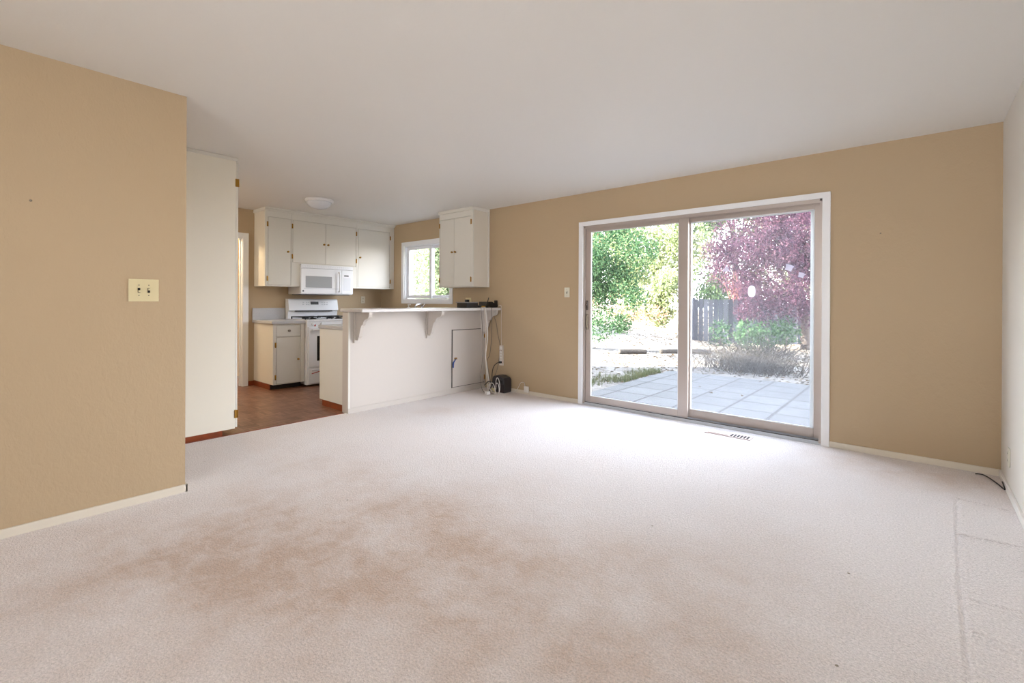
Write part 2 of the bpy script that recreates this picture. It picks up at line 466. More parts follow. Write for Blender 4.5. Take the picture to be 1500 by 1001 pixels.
# carpet: fine grid so that the creases at the right are real dents
def carpet():
    def lines(a, b, step, fine):
        s = set(np.round(np.arange(a, b, step), 4)) | {a, b}
        for f0, f1, fs in fine: s |= set(np.round(np.arange(f0, f1, fs), 4))
        return np.array(sorted(s))
    xs = lines(-5.0, 0.0, .06, [(-.42, 0, .008)])
    ys = lines(YR, 0.0, .06, [(-2.7, -.6, .01)])
    X, Y = np.meshgrid(xs, ys, indexing='ij')
    Z = np.zeros_like(X)

    def seg(p, q, w_, dpt, ridge=0.0):
        nonlocal Z
        p = np.array(p); q = np.array(q); d = q - p; Ln = np.hypot(*d); d = d / Ln
        u = (X - p[0]) * d[0] + (Y - p[1]) * d[1]; v = -(X - p[0]) * d[1] + (Y - p[1]) * d[0]
        inside = np.clip(np.minimum(u, Ln - u) / .03, 0, 1)
        Z += inside * (-dpt * np.exp(-(v / w_) ** 2) + ridge * np.exp(-((np.abs(v) - w_ * 2.2) / w_) ** 2))
    seg((-.255, -.72), (-.276, -1.283), .009, .003, .003)
    seg((-.276, -1.25), (-.298, -2.042), .008, .003, .003)
    seg((-.298, -2.0), (-.312, -2.7), .008, .005, .003)
    seg((-.285, -.698), (-.03, -.747), .008, .010, .002)
    seg((-.306, -1.315), (-.03, -1.285), .008, .008, .003)
    seg((-.290, -2.03), (-.02, -1.98), .009, .003, .003)
    seg((-.315, -2.262), (-.02, -2.31), .006, .007, .003)
    seg((-.29, -2.315), (-.02, -2.385), .006, .005, .002)
    mask = np.ones_like(X, bool)
    idx = np.arange(X.size).reshape(X.shape)
    fx0, fy0 = idx[:-1, :-1], idx[1:, :-1]
    quads = np.stack([idx[:-1, :-1], idx[1:, :-1], idx[1:, 1:], idx[:-1, 1:]], -1).reshape(-1, 4)
    me = bpy.data.meshes.new('floor')
    co = np.stack([X, Y, Z], -1).reshape(-1, 3)
    mesh_from(me, co, quads, 4, True)
    me.materials.append(carpet_mat())
    o = bpy.data.objects.new('floor', me); COL.objects.link(o)
    tag(o, 'stained pale beige wall-to-wall carpet of the living room', None, None, 'structure')


def mesh_from(me, co, faces, n, smooth=False):
    me.vertices.add(len(co)); me.vertices.foreach_set('co', np.asarray(co, np.float32).ravel())
    me.loops.add(len(faces) * n); me.loops.foreach_set('vertex_index', np.asarray(faces, np.int32).ravel())
    me.polygons.add(len(faces)); me.polygons.foreach_set('loop_start', np.arange(0, len(faces) * n, n, dtype=np.int32))
    me.polygons.foreach_set('use_smooth', np.full(len(faces), smooth))
    me.update(calc_edges=True); me.validate()


carpet()
struct('floor', MB().box(XK - 1.6, -5.0, YR, 0, -.06, -.004), parquet_mat(), label='red-brown parquet of the kitchen')
struct('floor', MB().box(-5.0, 0.3, YR, 0, -.12, -.03), DARK, label='subfloor')
struct('ceiling', MB().box(XK - 1.8, 0.2, YR - .2, 0.0, H, H + .1), CEIL)
wf = MB()
wf.box(XK - 1.8, -6.79, 0, TH, -.3, H + .1)
wf.box(-5.665, -3.372, 0, TH, -.3, H + .1)
wf.box(-1.04, .2, 0, TH, -.3, H + .1)
wf.box(-6.79, -5.665, 0, TH, -.3, 1.20).box(-6.79, -5.665, 0, TH, 2.075, H + .1)
wf.box(-3.372, -1.04, 0, TH, -.3, -.02).box(-3.372, -1.04, 0, TH, 2.06, H + .1)
struct('wall_far', wf, BEIGE)
# right wall runs on past the camera
wr = MB().box(0, TH, YR, 0, -.1, H)
struct('wall_right', wr, OFFWHITE)
struct('wall_left', MB().box(XL - .12, XL, YR, -3.772, 0, H), BEIGE)
wk = MB()
wk.box(XK - .12, XK, -2.19, 0, -.02, H).box(XK - .12, XK, YR, -3.05, -.02, H).box(XK - .12, XK, -3.05, -2.19, 2.04, H)
struct('wall_kitchen', wk, BEIGE)
wb = MB()
wb.box(XK - 1.8, -1.5, YR - TH, YR, -.1, H).box(-.3, TH, YR - TH, YR, -.1, H)
wb.box(-1.5, -.3, YR - TH, YR, -.1, .9).box(-1.5, -.3, YR - TH, YR, 1.95, H)
struct('wall_rear', wb, BEIGE)
HALL = wall_paint('warm_hall_paint', 'E6D2A6')
wh = MB()
wh.box(XK - 1.12, XK - 1.0, YR, -1.3, -.02, H).box(XK - 1.0, XK - .12, -1.42, -1.3, -.02, H)
struct('wall_hall', wh, HALL)
# unseen roof; eave and long rear overhang shaped to shade patio and fill window
struct('shade_roof', MB().prism([(-12.0, 2.5), (-3.3, 4.4), (0.35, 2.9), (0.35, 3.1), (-3.3, 4.6), (-12.0, 2.7)], 'x', -10.5, 1.2), mat('shade_roof_shingle', '6B6258', .9))

# baseboards
struct('baseboard_far', MB().box(-4.9, -3.425, -.012, 0, 0, .047, .002).box(-.985, 0, -.012, 0, 0, .047, .002), BASEB)
struct('baseboard_right', MB().box(-.012, 0, YR, -.012, 0, .047, .002), mat('white_baseboard_paint', 'E6E4E0', .45))
struct('baseboard_left', MB().box(XL, XL + .012, YR, -3.76, 0, .047, .002).box(XL - .12, XL + .012, -3.772, -3.76, 0, .047, .002), BASEB)
struct('baseboard_kitchen', MB().box(XK, XK + .014, -2.125, -2.03, -.004, .06).box(-7.35, -5.7, -.014, 0, -.004, .06), REDWOOD)
struct('trim_1', MB().box(-5.0, -4.985, -3.50, -2.07, -.004, .004), REDWOOD, label='dark threshold strip between parquet and carpet')

# ------------------------------------------------------------------ sliding door (door_1)
d1 = thing('door_1', (-2.2, .05, 0), 'aluminium sliding glass door to the patio, white casing around it', 'door', kind='structure')
cs = MB()
cs.box(-3.422, -3.368, -.018, 0, 0, 2.105, .002).box(-1.042, -.985, -.018, 0, 0, 2.105, .002).box(-3.422, -.985, -.019, 0, 2.058, 2.106, .002)
cs.build('casing', TRIM, d1)
fr = MB()
fr.box(-3.372, -3.345, 0, .15, -.02, 2.06).box(-1.062, -1.04, 0, .15, -.02, 2.06).box(-3.372, -1.04, 0, .15, 2.040, 2.06)
fr.box(-3.345, -1.062, .055, .065, 2.015, 2.04).box(-3.345, -1.062, .002, .008, 2.025, 2.04)
fr.build('frame', ALU, d1)
tk = MB()
tk.box(-3.372, -1.04, -.006, .15, -.02, .012)
for y in (.003, .052, .104): tk.box(-3.345, -1.062, y, y + .006, .012, .028)
tk.build('track', APPL2, d1)
MB().box(-3.345, -1.062, .009, .0145, .010, .034).build('weather_seal', ALUD, d1)


def sash(name, x0, x1, y0, y1, z0, z1, wl_, wr_, wb_, wt_, parent, material=ALU, bead=True):
    s = MB()
    s.box(x0, x0 + wl_, y0, y1, z0, z1, .002).box(x1 - wr_, x1, y0, y1, z0, z1, .002)
    s.box(x0 + wl_, x1 - wr_, y0, y1, z0, z0 + wb_, .002).box(x0 + wl_, x1 - wr_, y0, y1, z1 - wt_, z1, .002)
    fo = s.build(name, material, parent)
    ym = (y0 + y1) / 2
    g = MB(); a, b, c, d = x0 + wl_, x1 - wr_, z0 + wb_, z1 - wt_
    g._add([(a, ym, c), (b, ym, c), (b, ym, d), (a, ym, d)], [(0, 1, 2, 3)])
    go = g.build('glass_pane', GLASS, parent)
    if bead:
        q = MB(); e = .007
        q.box(a, a + e, y0 + .004, ym, c, d).box(b - e, b, y0 + .004, ym, c, d).box(a, b, y0 + .004, ym, c, c + e).box(a, b, y0 + .004, ym, d - e, d)
        q.build('glazing_bead', BEAD, parent)
    return fo


sash('sliding_panel_frame', -3.343, -2.165, .018, .045, .035, 2.036, .062, .095, .066, .048, d1)
sash('fixed_panel_frame', -2.235, -1.062, .070, .097, .035, 2.038, .075, .045, .078, .050, d1)
hp = MB(); hp.box(-3.337, -3.309, .011, .018, .862, 1.045, .006); hd = hp.build('handle_plate', NICKEL, d1)
h2 = MB(); h2.box(-3.330, -3.316, .000, .012, .885, 1.025, .005); h2.build('pull', mat('worn_handle', '8A7F6C', .4, .6), hd)
h3 = MB(); h3.box(-3.335, -3.313, .006, .018, 1.09, 1.20, .006); h3.box(-3.329, -3.319, -.012, .008, 1.14, 1.165, .003); h3.build('latch_lever', mat('dark_bronze', '4C413C', .4, .6), d1)
# insect screen door parked outside the fixed half
sd = MB(); a, b, c, d = -2.215, -1.065, .03, 2.03
sd.box(a, a + .05, .118, .134, c, d, .002).box(b - .078, b, .118, .134, c, d, .002).box(a, b, .118, .134, c, c + .06, .002).box(a, b, .118, .134, d - .05, d, .002)
so = sd.build('screen_door_frame', mat('pale_aluminium', 'CBD0D3', .4, .3), d1)
sm = MB(); sm._add([(a + .05, .127, c + .06), (b - .078, .127, c + .06), (b - .078, .127, d - .05), (a + .05, .127, d - .05)], [(0, 1, 2, 3)])
sm.build('screen_mesh', mesh_screen(), so)

# stickers on the right pane
def disc_poly(cx, cz, rx, rz, n=20, sq=1.0):
    return [(cx + rx * (abs(math.cos(t)) ** sq) * (1 if math.cos(t) > 0 else -1), cz + rz * (abs(math.sin(t)) ** sq) * (1 if math.sin(t) > 0 else -1)) for t in [2 * math.pi * i / n for i in range(n)]]


st = MB().prism(disc_poly(-1.60, 1.29, .030, .052, 24, .7), 'y', .0795, .0825).build('window_sticker', leaf_mat('white_sticker', ['FFFFFF', 'FFFFFF'], .5, .9))
tag(st, 'white rounded sticker on the right glass pane of the sliding door', 'sticker')


def smudge():
    mt = bpy.data.materials.new('faint_greyish_residue'); mt.use_nodes = True
    nt = mt.node_tree; nt.nodes.remove(nt.nodes['Principled BSDF'])
    tr = nt.nodes.new('ShaderNodeBsdfTransparent'); df = nt.nodes.new('ShaderNodeBsdfDiffuse'); df.inputs[0].default_value = (.75, .75, .85, 1)
    mx = nt.nodes.new('ShaderNodeMixShader'); mx.inputs[0].default_value = .5
    nt.links.new(tr.outputs[0], mx.inputs[1]); nt.links.new(df.outputs[0], mx.inputs[2]); nt.links.new(mx.outputs[0], nt.nodes['Material Output'].inputs[0])
    return mt


SM = smudge()
for cx, cz, r, lab in [(-1.823, 1.501, .036, 'faint triangular sticker residue on the right pane, left of the white sticker'),
                       (-1.298, 1.498, .036, 'faint round sticker residue high on the right side of the right pane'),
                       (-1.204, 1.429, .028, 'small faint sticker residue near the right edge of the right pane')]:
    n = 3 if 'triang' in lab else 9
    poly = [(cx + r * (1 if n == 3 else (.75 + .35 * (i % 2))) * math.cos(math.pi / 2 + 2 * math.pi * i / n), cz + r * (1 if n == 3 else (.75 + .35 * (i % 2))) * math.sin(math.pi / 2 + 2 * math.pi * i / n)) for i in range(n)]
    tag(MB().prism(poly, 'y', .0800, .0822).build('sticker_residue', SM), lab, 'sticker', 'sticker residue on the sliding door')

# ------------------------------------------------------------------ kitchen window (window_1)
w1 = thing('window_1', (-6.23, .05, 1.64), 'small white sliding window behind the breakfast bar', 'window', kind='structure')
c = MB()
c.box(-6.850, -6.785, -.018, 0, 1.140, 2.135, .003).box(-5.67, -5.605, -.018, 0, 1.140, 2.135, .003)
c.box(-6.785, -5.67, -.018, 0, 2.070, 2.135, .003).box(-6.785, -5.67, -.018, 0, 1.140, 1.205, .003)
c.build('casing', TRIM, w1)
c = MB()
c.box(-6.79, -6.765, 0, TH, 1.2, 2.075).box(-5.69, -5.665, 0, TH, 1.2, 2.075).box(-6.765, -5.69, 0, TH, 2.052, 2.075).box(-6.765, -5.69, 0, TH, 1.2, 1.222)
c.build('frame', VINYL, w1)
sash('sash', -6.762, -6.14, .035, .06, 1.225, 2.05, .055, .055, .05, .045, w1, VINYL, False)
sash('sash', -6.20, -5.692, .068, .093, 1.225, 2.05, .055, .045, .05, .045, w1, VINYL, False)

# unseen window added behind the camera to let in fill skylight
f = thing('fill_window', (-1.05, YR, 1.45), 'small unseen window added behind the camera to let in fill light', 'window', kind='structure')
q = MB(); y0, y1 = YR - .14, YR - .09
q.box(-1.5, -1.46, y0, y1, .9, 1.95).box(-.34, -.3, y0, y1, .9, 1.95).box(-1.46, -.34, y0, y1, .9, .94).box(-1.46, -.34, y0, y1, 1.91, 1.95)
q.build('frame', VINYL, f)

# ------------------------------------------------------------------ kitchen doorway (door_2) and the hall door (door_3)
d2 = thing('door_2', (XK, -2.6, 0), 'cased doorway from the kitchen to the hall', 'door', kind='structure')
q = MB()
q.box(XK, XK + .018, -2.20, -2.128, -.004, 2.105, .002).box(XK, XK + .018, -3.12, -3.04, -.004, 2.105, .002).box(XK, XK + .018, -3.04, -2.20, 2.04, 2.105, .002)
q.build('casing', TRIM, d2)
q = MB().box(XK - .12, XK, -2.205, -2.19, -.004, 2.04).box(XK - .12, XK, -3.05, -3.035, -.004, 2.04).box(XK - .12, XK, -3.035, -2.205, 2.025, 2.04)
q.box(XK - .075, XK - .05, -2.217, -2.205, -.004, 2.03)
q.build('jamb', TRIM, d2)
d3 = thing('door_3', (-8.42, -2.4, 0), 'cream hall door with brass locks seen through the kitchen doorway', 'door', kind='structure')
MB().box(-8.449, -8.41, -2.85, -2.03, .005, 2.03, .002).build('leaf', mat('cream_door_paint', 'EFE6CF', .4), d3)
MB().box(-8.449, -8.40, -2.02, -1.955, -.004, 2.09, .002).box(-8.449, -8.40, -2.93, -2.86, -.004, 2.09, .002).box(-8.449, -8.40, -2.86, -2.02, 2.035, 2.09, .002).build('casing', TRIM, d3)
for z in (1.93, 1.56):
    MB().lathe([(.03, 0), (.03, .012), (.02, .02), (.012, .022)], (-8.41, -2.085, z), 'x', 16).build('deadbolt', BRASS, d3)
MB().lathe([(.028, 0), (.028, .008), (.012, .01), (.012, .03), (.026, .04), (.026, .055), (.012, .062)], (-8.41, -2.085, .86), 'x', 16).build('knob', BRASS, d3)
# hall lamp (off view, lights the hall warmly)
hl = thing('unseen_ceiling_light', (-8.0, -3.2, H), 'round ceiling lamp in the hall beyond the kitchen doorway', 'ceiling light')
MB().lathe([(.13, -.005), (.13, -.02), (.10, -.06), (.03, -.085)], (-8.0, -3.2, H), 'z', 24).build('shade', mat('opal_glass', 'F4F0E6', .3), hl)
light('hall_lamp', 'POINT', (-8.0, -2.8, 2.2), (0, 0, -1), 16, (1.0, 0.82, 0.56), soft=.08)

hl = thing('unseen_ceiling_light', (-6.6, -4.6, H), 'round unseen lamp added behind the pantry cabinet to light the kitchen', 'ceiling light')
MB().lathe([(.15, -.005), (.15, -.02), (.12, -.06), (.03, -.085)], (-6.6, -4.6, H), 'z', 24).build('shade', MATS['opal_glass'], hl)
light('passage_fill_lamp', 'POINT', (-6.6, -4.6, 2.2), (0, 0, -1), 20, (1.0, 0.93, 0.82), soft=.12)  # added fill lamp, out of view, brightens the kitchen cabinet sides

# ================================================================== cabinets
def knob(parent, x, y, z, axis, sgn, material=BRASS, r=.013):
    m_ = MB(); s = sgn
    m_.lathe([(r * .95, 0), (r * .5, s * .004), (r * .45, s * .012), (r, s * .017), (r * .95, s * .024), (r * .4, s * .027)], (x, y, z), axis, 14)
    return m_.build('knob', material, parent)


def hinge(parent, x, y, z, face, material=BRASS):
    m_ = MB()
    if face == 'x': m_.box(x, x + .006, y - .010, y + .010, z - .032, z + .032, .001).tube([(x + .007, y, z - .034), (x + .007, y, z + .034)], .005, 8, False)
    else: m_.box(x - .010, x + .010, y - .006, y, z - .032, z + .032, .001).tube([(x, y - .007, z - .034), (x, y - .007, z + .034)], .005, 8, False)
    return m_.build('hinge', material, parent)


def face_frame(parent, a0, a1, z0, z1, openings, front, axis='x', material=None, th=.020, gap=.004):
    """flat frame with a cut-out round each inset door; the narrow gap reads as a dark line"""
    ops = [(o[0] - gap, o[1] + gap, o[2] - gap, o[3] + gap) for o in openings]
    us = sorted({a0, a1} | {v for o in ops for v in o[:2]}); zs = sorted({z0, z1} | {v for o in ops for v in o[2:]})
    us = [u for u in us if a0 <= u <= a1]; zs = [z for z in zs if z0 <= z <= z1]
    m_ = MB()
    for i in range(len(us) - 1):
        for j in range(len(zs) - 1):
            cu, cz = (us[i] + us[i + 1]) / 2, (zs[j] + zs[j + 1]) / 2
            if any(o[0] < cu < o[1] and o[2] < cz < o[3] for o in ops): continue
            if axis == 'x': m_.box(front - th, front, us[i], us[i + 1], zs[j], zs[j + 1])
            else: m_.box(us[i], us[i + 1], front, front + th, zs[j], zs[j + 1])
    return m_.build('face_frame', material or CABW, parent)


FX = -7.08    # front plane of the upper cabinets
G = 'upper cabinets along the kitchen end wall'
def slab_x(parent, name, y0, y1, z0, z1, x=FX, material=CABW):
    return MB().box(x - .017, x + .001, y0, y1, z0, z1, .0015).build(name, material, parent)


t = thing('wall_cabinet', (-7.26, -1.87, 1.375), 'tall cream upper cabinet left of the microwave, one narrow door', 'cabinet', G)
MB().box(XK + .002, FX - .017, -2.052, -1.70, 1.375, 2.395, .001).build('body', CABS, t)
face_frame(t, -2.052, -1.70, 1.375, 2.395, [(-2.013, -1.712, 1.395, 2.312)], FX + .004)
dr = slab_x(t, 'door', -2.013, -1.712, 1.395, 2.312, FX + .004)
knob(dr, FX + .005, -1.752, 1.858, 'x', 1)
hinge(dr, FX + .004, -2.022, 2.215, 'x'); hinge(dr, FX + .004, -2.022, 1.478, 'x')
t = thing('wall_cabinet', (-7.26, -1.19, 1.69), 'wide cream two-door upper cabinet directly above the microwave', 'cabinet', G)
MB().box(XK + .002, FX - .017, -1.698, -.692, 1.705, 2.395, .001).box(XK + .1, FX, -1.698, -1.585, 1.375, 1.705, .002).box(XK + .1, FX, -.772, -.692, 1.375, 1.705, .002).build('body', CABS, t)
face_frame(t, -1.698, -.692, 1.375, 2.395, [(-1.682, -1.203, 1.718, 2.310), (-1.199, -.708, 1.718, 2.310), (-1.581, -.776, 1.30, 1.698)], FX + .004)
for y0, y1, ky, hy in ((-1.682, -1.203, -1.228, -1.690), (-1.199, -.708, -1.165, -.699)):
    dr = slab_x(t, 'door', y0, y1, 1.718, 2.310, FX + .004)
    knob(dr, FX + .005, ky, 2.005, 'x', 1)
    for z in (2.225, 1.80): hinge(dr, FX + .004, hy, z, 'x')
t = thing('wall_cabinet', (-7.26, -.35, 1.375), 'cream upper cabinet right of the microwave, its door hinged beside the window wall', 'cabinet', G)
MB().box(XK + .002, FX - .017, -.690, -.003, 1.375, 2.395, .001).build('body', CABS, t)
face_frame(t, -.690, -.003, 1.375, 2.395, [(-.668, -.090, 1.403, 2.308)], FX + .004)
dr = slab_x(t, 'door', -.668, -.090, 1.403, 2.308, FX + .004)
knob(dr, FX + .005, -.637, 1.860, 'x', 1)
for z in (2.22, 1.50): hinge(dr, FX + .004, -.078, z, 'x')
MB().box(XK + .002, FX + .02, -2.068, -.002, 2.395, 2.439, .006).prism([(FX + .02, 2.405), (FX + .045, 2.425), (FX + .045, 2.439), (FX + .02, 2.439)], 'y', -2.068, -.002).build('trim_2', CABW)['kind'] = 'structure'

# cabinet on the window wall
t = thing('wall_cabinet', (-5.25, -.17, 1.375), 'cream two-door upper cabinet hanging over the bar, right of the window', 'cabinet')
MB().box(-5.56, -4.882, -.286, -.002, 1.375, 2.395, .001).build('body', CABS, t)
face_frame(t, -5.56, -4.882, 1.375, 2.395, [(-5.545, -5.255, 1.388, 2.315), (-5.251, -4.925, 1.388, 2.315)], -.305, 'y')
MB().box(-4.883, -4.866, -.02, -.002, 1.375, 2.439, .002).build('scribe_strip', CABW, t)
for x0, x1, kx, hx in ((-5.545, -5.255, -5.285, -5.552), (-5.251, -4.925, -5.222, -4.916)):
    dr = MB().box(x0, x1, -.302, -.287, 1.388, 2.315, .0015).build('door', CABW, t)
    knob(dr, kx, -.303, 1.855, 'y', -1)
    for z in (2.24, 1.475): hinge(dr, hx, -.305, z, 'y')
MB().box(-5.575, -4.868, -.325, -.002, 2.395, 2.439, .006).build('trim_3', CABW)['kind'] = 'structure'

# base cabinet left of the stove
BX = -6.82
t = thing('base_cabinet', (-7.1, -1.83, 0), 'cream base cabinet with one drawer and one door, left of the stove', 'cabinet')
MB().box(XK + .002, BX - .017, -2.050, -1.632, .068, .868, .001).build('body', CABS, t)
face_frame(t, -2.050, -1.632, .068, .868, [(-2.006, -1.69, .700, .850), (-2.006, -1.69, .080, .688)], BX + .004)
MB().box(XK + .002, BX - .09, -2.045, -1.64, -.004, .068).build('toe_kick', IRON, t)
MB().box(XK + .002, BX - .085, -2.055, -2.045, -.004, .064, .001).build('base_strip', REDWOOD, t)
dw = slab_x(t, 'drawer', -2.006, -1.69, .700, .850, BX + .004); knob(dw, BX + .005, -1.845, .775, 'x', 1, NICKEL, .016)
dr = slab_x(t, 'door', -2.006, -1.69, .080, .688, BX + .004); knob(dr, BX + .005, -1.722, .385, 'x', 1, BRASS, .013)
hinge(dr, BX + .004, -2.018, .59, 'x'); hinge(dr, BX + .004, -2.018, .165, 'x')
t = thing('worktop', (-7.1, -1.85, .87), 'grey speckled worktop with tall backsplash on the base cabinet left of the stove', 'worktop')
MB().box(XK + .002, BX + .03, -2.075, -1.632, .870, .908, .004).build('slab', LAM, t)
MB().box(XK + .002, XK + .022, -2.075, -1.635, .908, 1.072, .002).build('backsplash', LAM, t)

# stove
t = thing('stove', (-7.1, -1.25, 0), 'white freestanding gas stove with black oven window, under the microwave', 'stove')
SX = -6.76; S0, S1 = -1.625, -.865
MB().box(-7.44, SX, S0, S1, .02, .895, .004).build('body', APPL, t)
b = MB().box(-7.44, SX + .012, S0 - .002, S1 + .002, .895, .915, .005).build('cooktop', APPL, t)
for yc in (-1.44, -1.05):
    g = MB()
    for k in range(3):
        x = -7.28 + k * .17; g.box(x, x + .014, yc - .165, yc + .165, .942, .952)
    for k in range(4):
        y = yc - .165 + k * .105; g.box(-7.30, -6.86, y, y + .014, .938, .950)
    for xx in (-7.30, -6.874):
        for yy in (yc - .165, yc + .151): g.box(xx, xx + .014, yy, yy + .014, .914, .945)
    g.build('grate', IRON, t)
    for xx in (-7.2, -6.97):
        MB().lathe([(.05, .914), (.05, .925), (.035, .933), (.01, .935)], (xx, yc, 0), 'z', 18).build('burner', IRON, t)
bgd = MB(); bgd.prism([(-7.44, .915), (-7.36, .915), (-7.345, 1.02), (-7.315, 1.035), (-7.345, 1.185), (-7.375, 1.205), (-7.44, 1.205)], 'y', S0, S1)
bg_ = bgd.build('backguard', APPL, t)
MB().box(-7.348, -7.312, S0 + .09, S1 - .10, 1.018, 1.030).build('vent_slot', DARK, bg_)
dp = MB(); dp.prism([(-7.331, 1.12), (-7.325, 1.12), (-7.329, 1.165), (-7.337, 1.165)], 'y', -1.30, -1.18); dp.build('display', BLACK, bg_)
for yy in (-1.42, -1.37, -1.34, -1.13, -1.09, -1.05):
    for zz in (1.115, 1.145):
        MB().box(-7.333, -7.324 - (zz - 1.115) * .2, yy, yy + .018, zz, zz + .012).build('button', APPL2, bg_)
for yy in (S0 + .08, S0 + .21, S1 - .21, S1 - .08):
    MB().lathe([(.022, 0), (.02, .02), (.008, .022)], (SX, yy, .855), 'x', 16).build('control_knob', APPL, t)
od = MB().box(SX, SX + .025, S0 + .012, S1 - .012, .262, .818, .006).build('oven_door', APPL, t)
MB().box(SX + .022, SX + .028, S0 + .13, S1 - .13, .345, .69, .004).build('oven_window', DGLASS, od)
hb = MB().tube([(SX + .06, S0 + .05, .775), (SX + .06, S1 - .05, .775)], .012, 10, False)
hb.box(SX + .02, SX + .06, S0 + .05, S0 + .075, .765, .785).box(SX + .02, SX + .06, S1 - .075, S1 - .05, .765, .785).build('door_handle', APPL, od)
dw = MB().box(SX, SX + .022, S0 + .012, S1 - .012, .035, .245, .006).build('drawer', APPL, t)
MB().box(SX + .018, SX + .030, S0 + .06, S1 - .06, .205, .222, .003).build('drawer_grip', APPL2, dw)
MB().prism([(S0 + .055, .178), (S0 + .06, .168), (S0 + .24, .205), (S0 + .24, .214)], 'x', SX + .0221, SX + .0235).build('red_tape', mat('red_tape', 'B03434', .5), dw)
MB().box(SX, SX + .006, S0 + .1, S0 + .12, .824, .85).build('red_mark', MATS['red_tape'], t)

# microwave
t = thing('microwave', (-7.24, -1.18, 1.27), 'white over-the-range microwave with grey window, mounted above the stove', 'microwave')
MX = -7.06
MB().box(XK + .002, MX, -1.583, -.775, 1.272, 1.702, .004).build('body', APPL, t)
md = MB().box(MX, MX + .025, -1.583, -.966, 1.280, 1.640, .006).build('door', APPL, t)
MB().box(MX + .02, MX + .0265, -1.52, -1.12, 1.365, 1.535, .004).build('window', MGLASS, md)
MB().box(MX + .02, MX + .026, -1.54, -1.02, 1.350, 1.360, .001).build('window_trim', APPL2, md)
MB().tube([(MX + .02, -1.012, 1.60), (MX + .055, -1.012, 1.585), (MX + .06, -1.012, 1.46), (MX + .055, -1.012, 1.33), (MX + .02, -1.012, 1.315)], .011, 10).build('handle', APPL, md)
MB().lathe([(.013, 0), (.013, .002), (.006, .003)], (MX + .025, -1.552, 1.318), 'x', 18).build('badge', mat('grey_blue_badge', '5F6670', .4), md)
cp = MB().box(MX, MX + .022, -.962, -.775, 1.280, 1.640, .005).build('control_panel', APPL, t)
MB().box(MX + .02, MX + .0235, -.925, -.850, 1.548, 1.566, .001).build('display', BLACK, cp)
MB().box(MX + .02, MX + .0235, -.935, -.815, 1.335, 1.53, .001).build('keypad', mat('pale_keypad', 'DADDE2', .4), cp)
vt = MB().box(MX, MX + .022, -1.583, -.775, 1.645, 1.700, .004)
for k in range(22): vt.box(MX + .0215, MX + .0235, -1.56 + k * .035, -1.54 + k * .035, 1.655, 1.690)
vt.build('top_vent', APPL, t)
MB().box(XK + .05, MX - .02, -1.55, -.81, 1.262, 1.272).build('underside_grille', ANTHR, t)

# pantry cabinet beyond the partition
t = thing('pantry_cabinet', (-5.3, -3.5, 0), 'tall off-white pantry cabinet standing behind the left partition', 'cabinet')
MB().box(-5.60, -4.99, -4.05, -3.112, .050, 2.438, .003).build('body', PANTRY, t)
MB().box(-5.59, -4.995, -4.05, -3.21, -.004, .050).build('toe_kick', REDWOOD, t)
MB().box(-4.9925, -4.984, -4.05, -3.10, 2.408, 2.438, .001).build('top_strip', CABW, t)
pd = MB().box(-5.595, -4.995, -3.110, -3.092, .060, 2.40, .003).build('door', CABW, t)
for z in (2.22, .178): MB().box(-4.995, -4.985, -3.118, -3.095, z - .035, z + .035, .001).tube([(-4.985, -3.093, z - .035), (-4.985, -3.093, z + .035)], .005, 8, False).build('hinge', BRASS, pd)

# ------------------------------------------------------------------ breakfast bar
t = thing('breakfast_bar', (-5.0, -1.05, 0), 'off-white panelled breakfast bar wall with three scrolled brackets', 'bar')
BF = -4.935
MB().box(-5.06, BF, -2.055, -.004, -.004, 1.064, .002).build('panel', BARW, t)
MB().box(BF - .008, BF + .008, -2.062, -2.040, 0, 1.064, .001).build('corner_bead', CABW, t)
MB().box(BF, BF + .010, -2.062, -.014, 0, .055, .002).build('base_strip', BARW, t)
ad = MB().box(BF, BF + .012, -.612, -.036, .083, .808, .002).build('access_door', BARW, t)
MB().box(BF, BF + .003, -.622, -.612, .073, .818).box(BF, BF + .003, -.036, -.030, .073, .818).box(BF, BF + .003, -.622, -.030, .808, .815).box(BF, BF + .003, -.622, -.030, .076, .083).build('door_gap', DARK, t)
hinge(ad, BF + .010, -.036, .72, 'x', BRASS); hinge(ad, BF + .010, -.036, .15, 'x', BRASS)
lt = MB().box(BF + .012, BF + .022, -.585, -.545, .435, .458, .001).build('latch', BRASS, ad)
MB().tube([(BF + .025, -.565, .445), (BF + .030, -.600, .415), (BF + .030, -.617, .395), (BF + .028, -.618, .335)], [.004, .008, .011, .009], 8).build('blue_strap', BLUE, lt)
# scrolled brackets carrying the overhang
prof = [(0, 0), (.27, 0), (.27, -.022), (.262, -.045), (.245, -.062), (.22, -.072), (.19, -.078), (.165, -.098), (.15, -.128), (.125, -.14), (.112, -.165), (.10, -.20), (.082, -.255), (.065, -.275), (.062, -.295), (.0, -.295)]
for yb in (-1.965, -1.000, -.060):
    br = MB(); br.prism([(BF + u, 1.064 + v) for u, v in prof], 'y', yb - .019, yb + .019)
    bo = br.build('bracket', BARW, t)
    MB().box(BF, BF + .018, yb - .036, yb + .036, .735, 1.064, .002).build('back_plate', BARW, bo)
MB().box(-5.075, -4.648, -2.075, -.004, 1.066, 1.100, .006).build('bar_top', BARTOP).matrix_world
tag(bpy.data.objects['bar_top'], 'pale grey laminate top overhanging the breakfast bar', 'worktop')
t = thing('base_cabinet', (-5.35, -1.0, 0), 'off-white base cabinet on the kitchen side of the breakfast bar', 'cabinet')
MB().box(-5.605, -5.062, -2.030, -.62, .062, .866, .003).build('body', CABW, t)
MB().box(-5.535, -5.062, -2.032, -.62, -.004, .062, .001).build('toe_kick', REDWOOD, t)
MB().box(-5.615, -5.062, -2.045, -.66, .868, .906, .006).build('worktop', LAM)
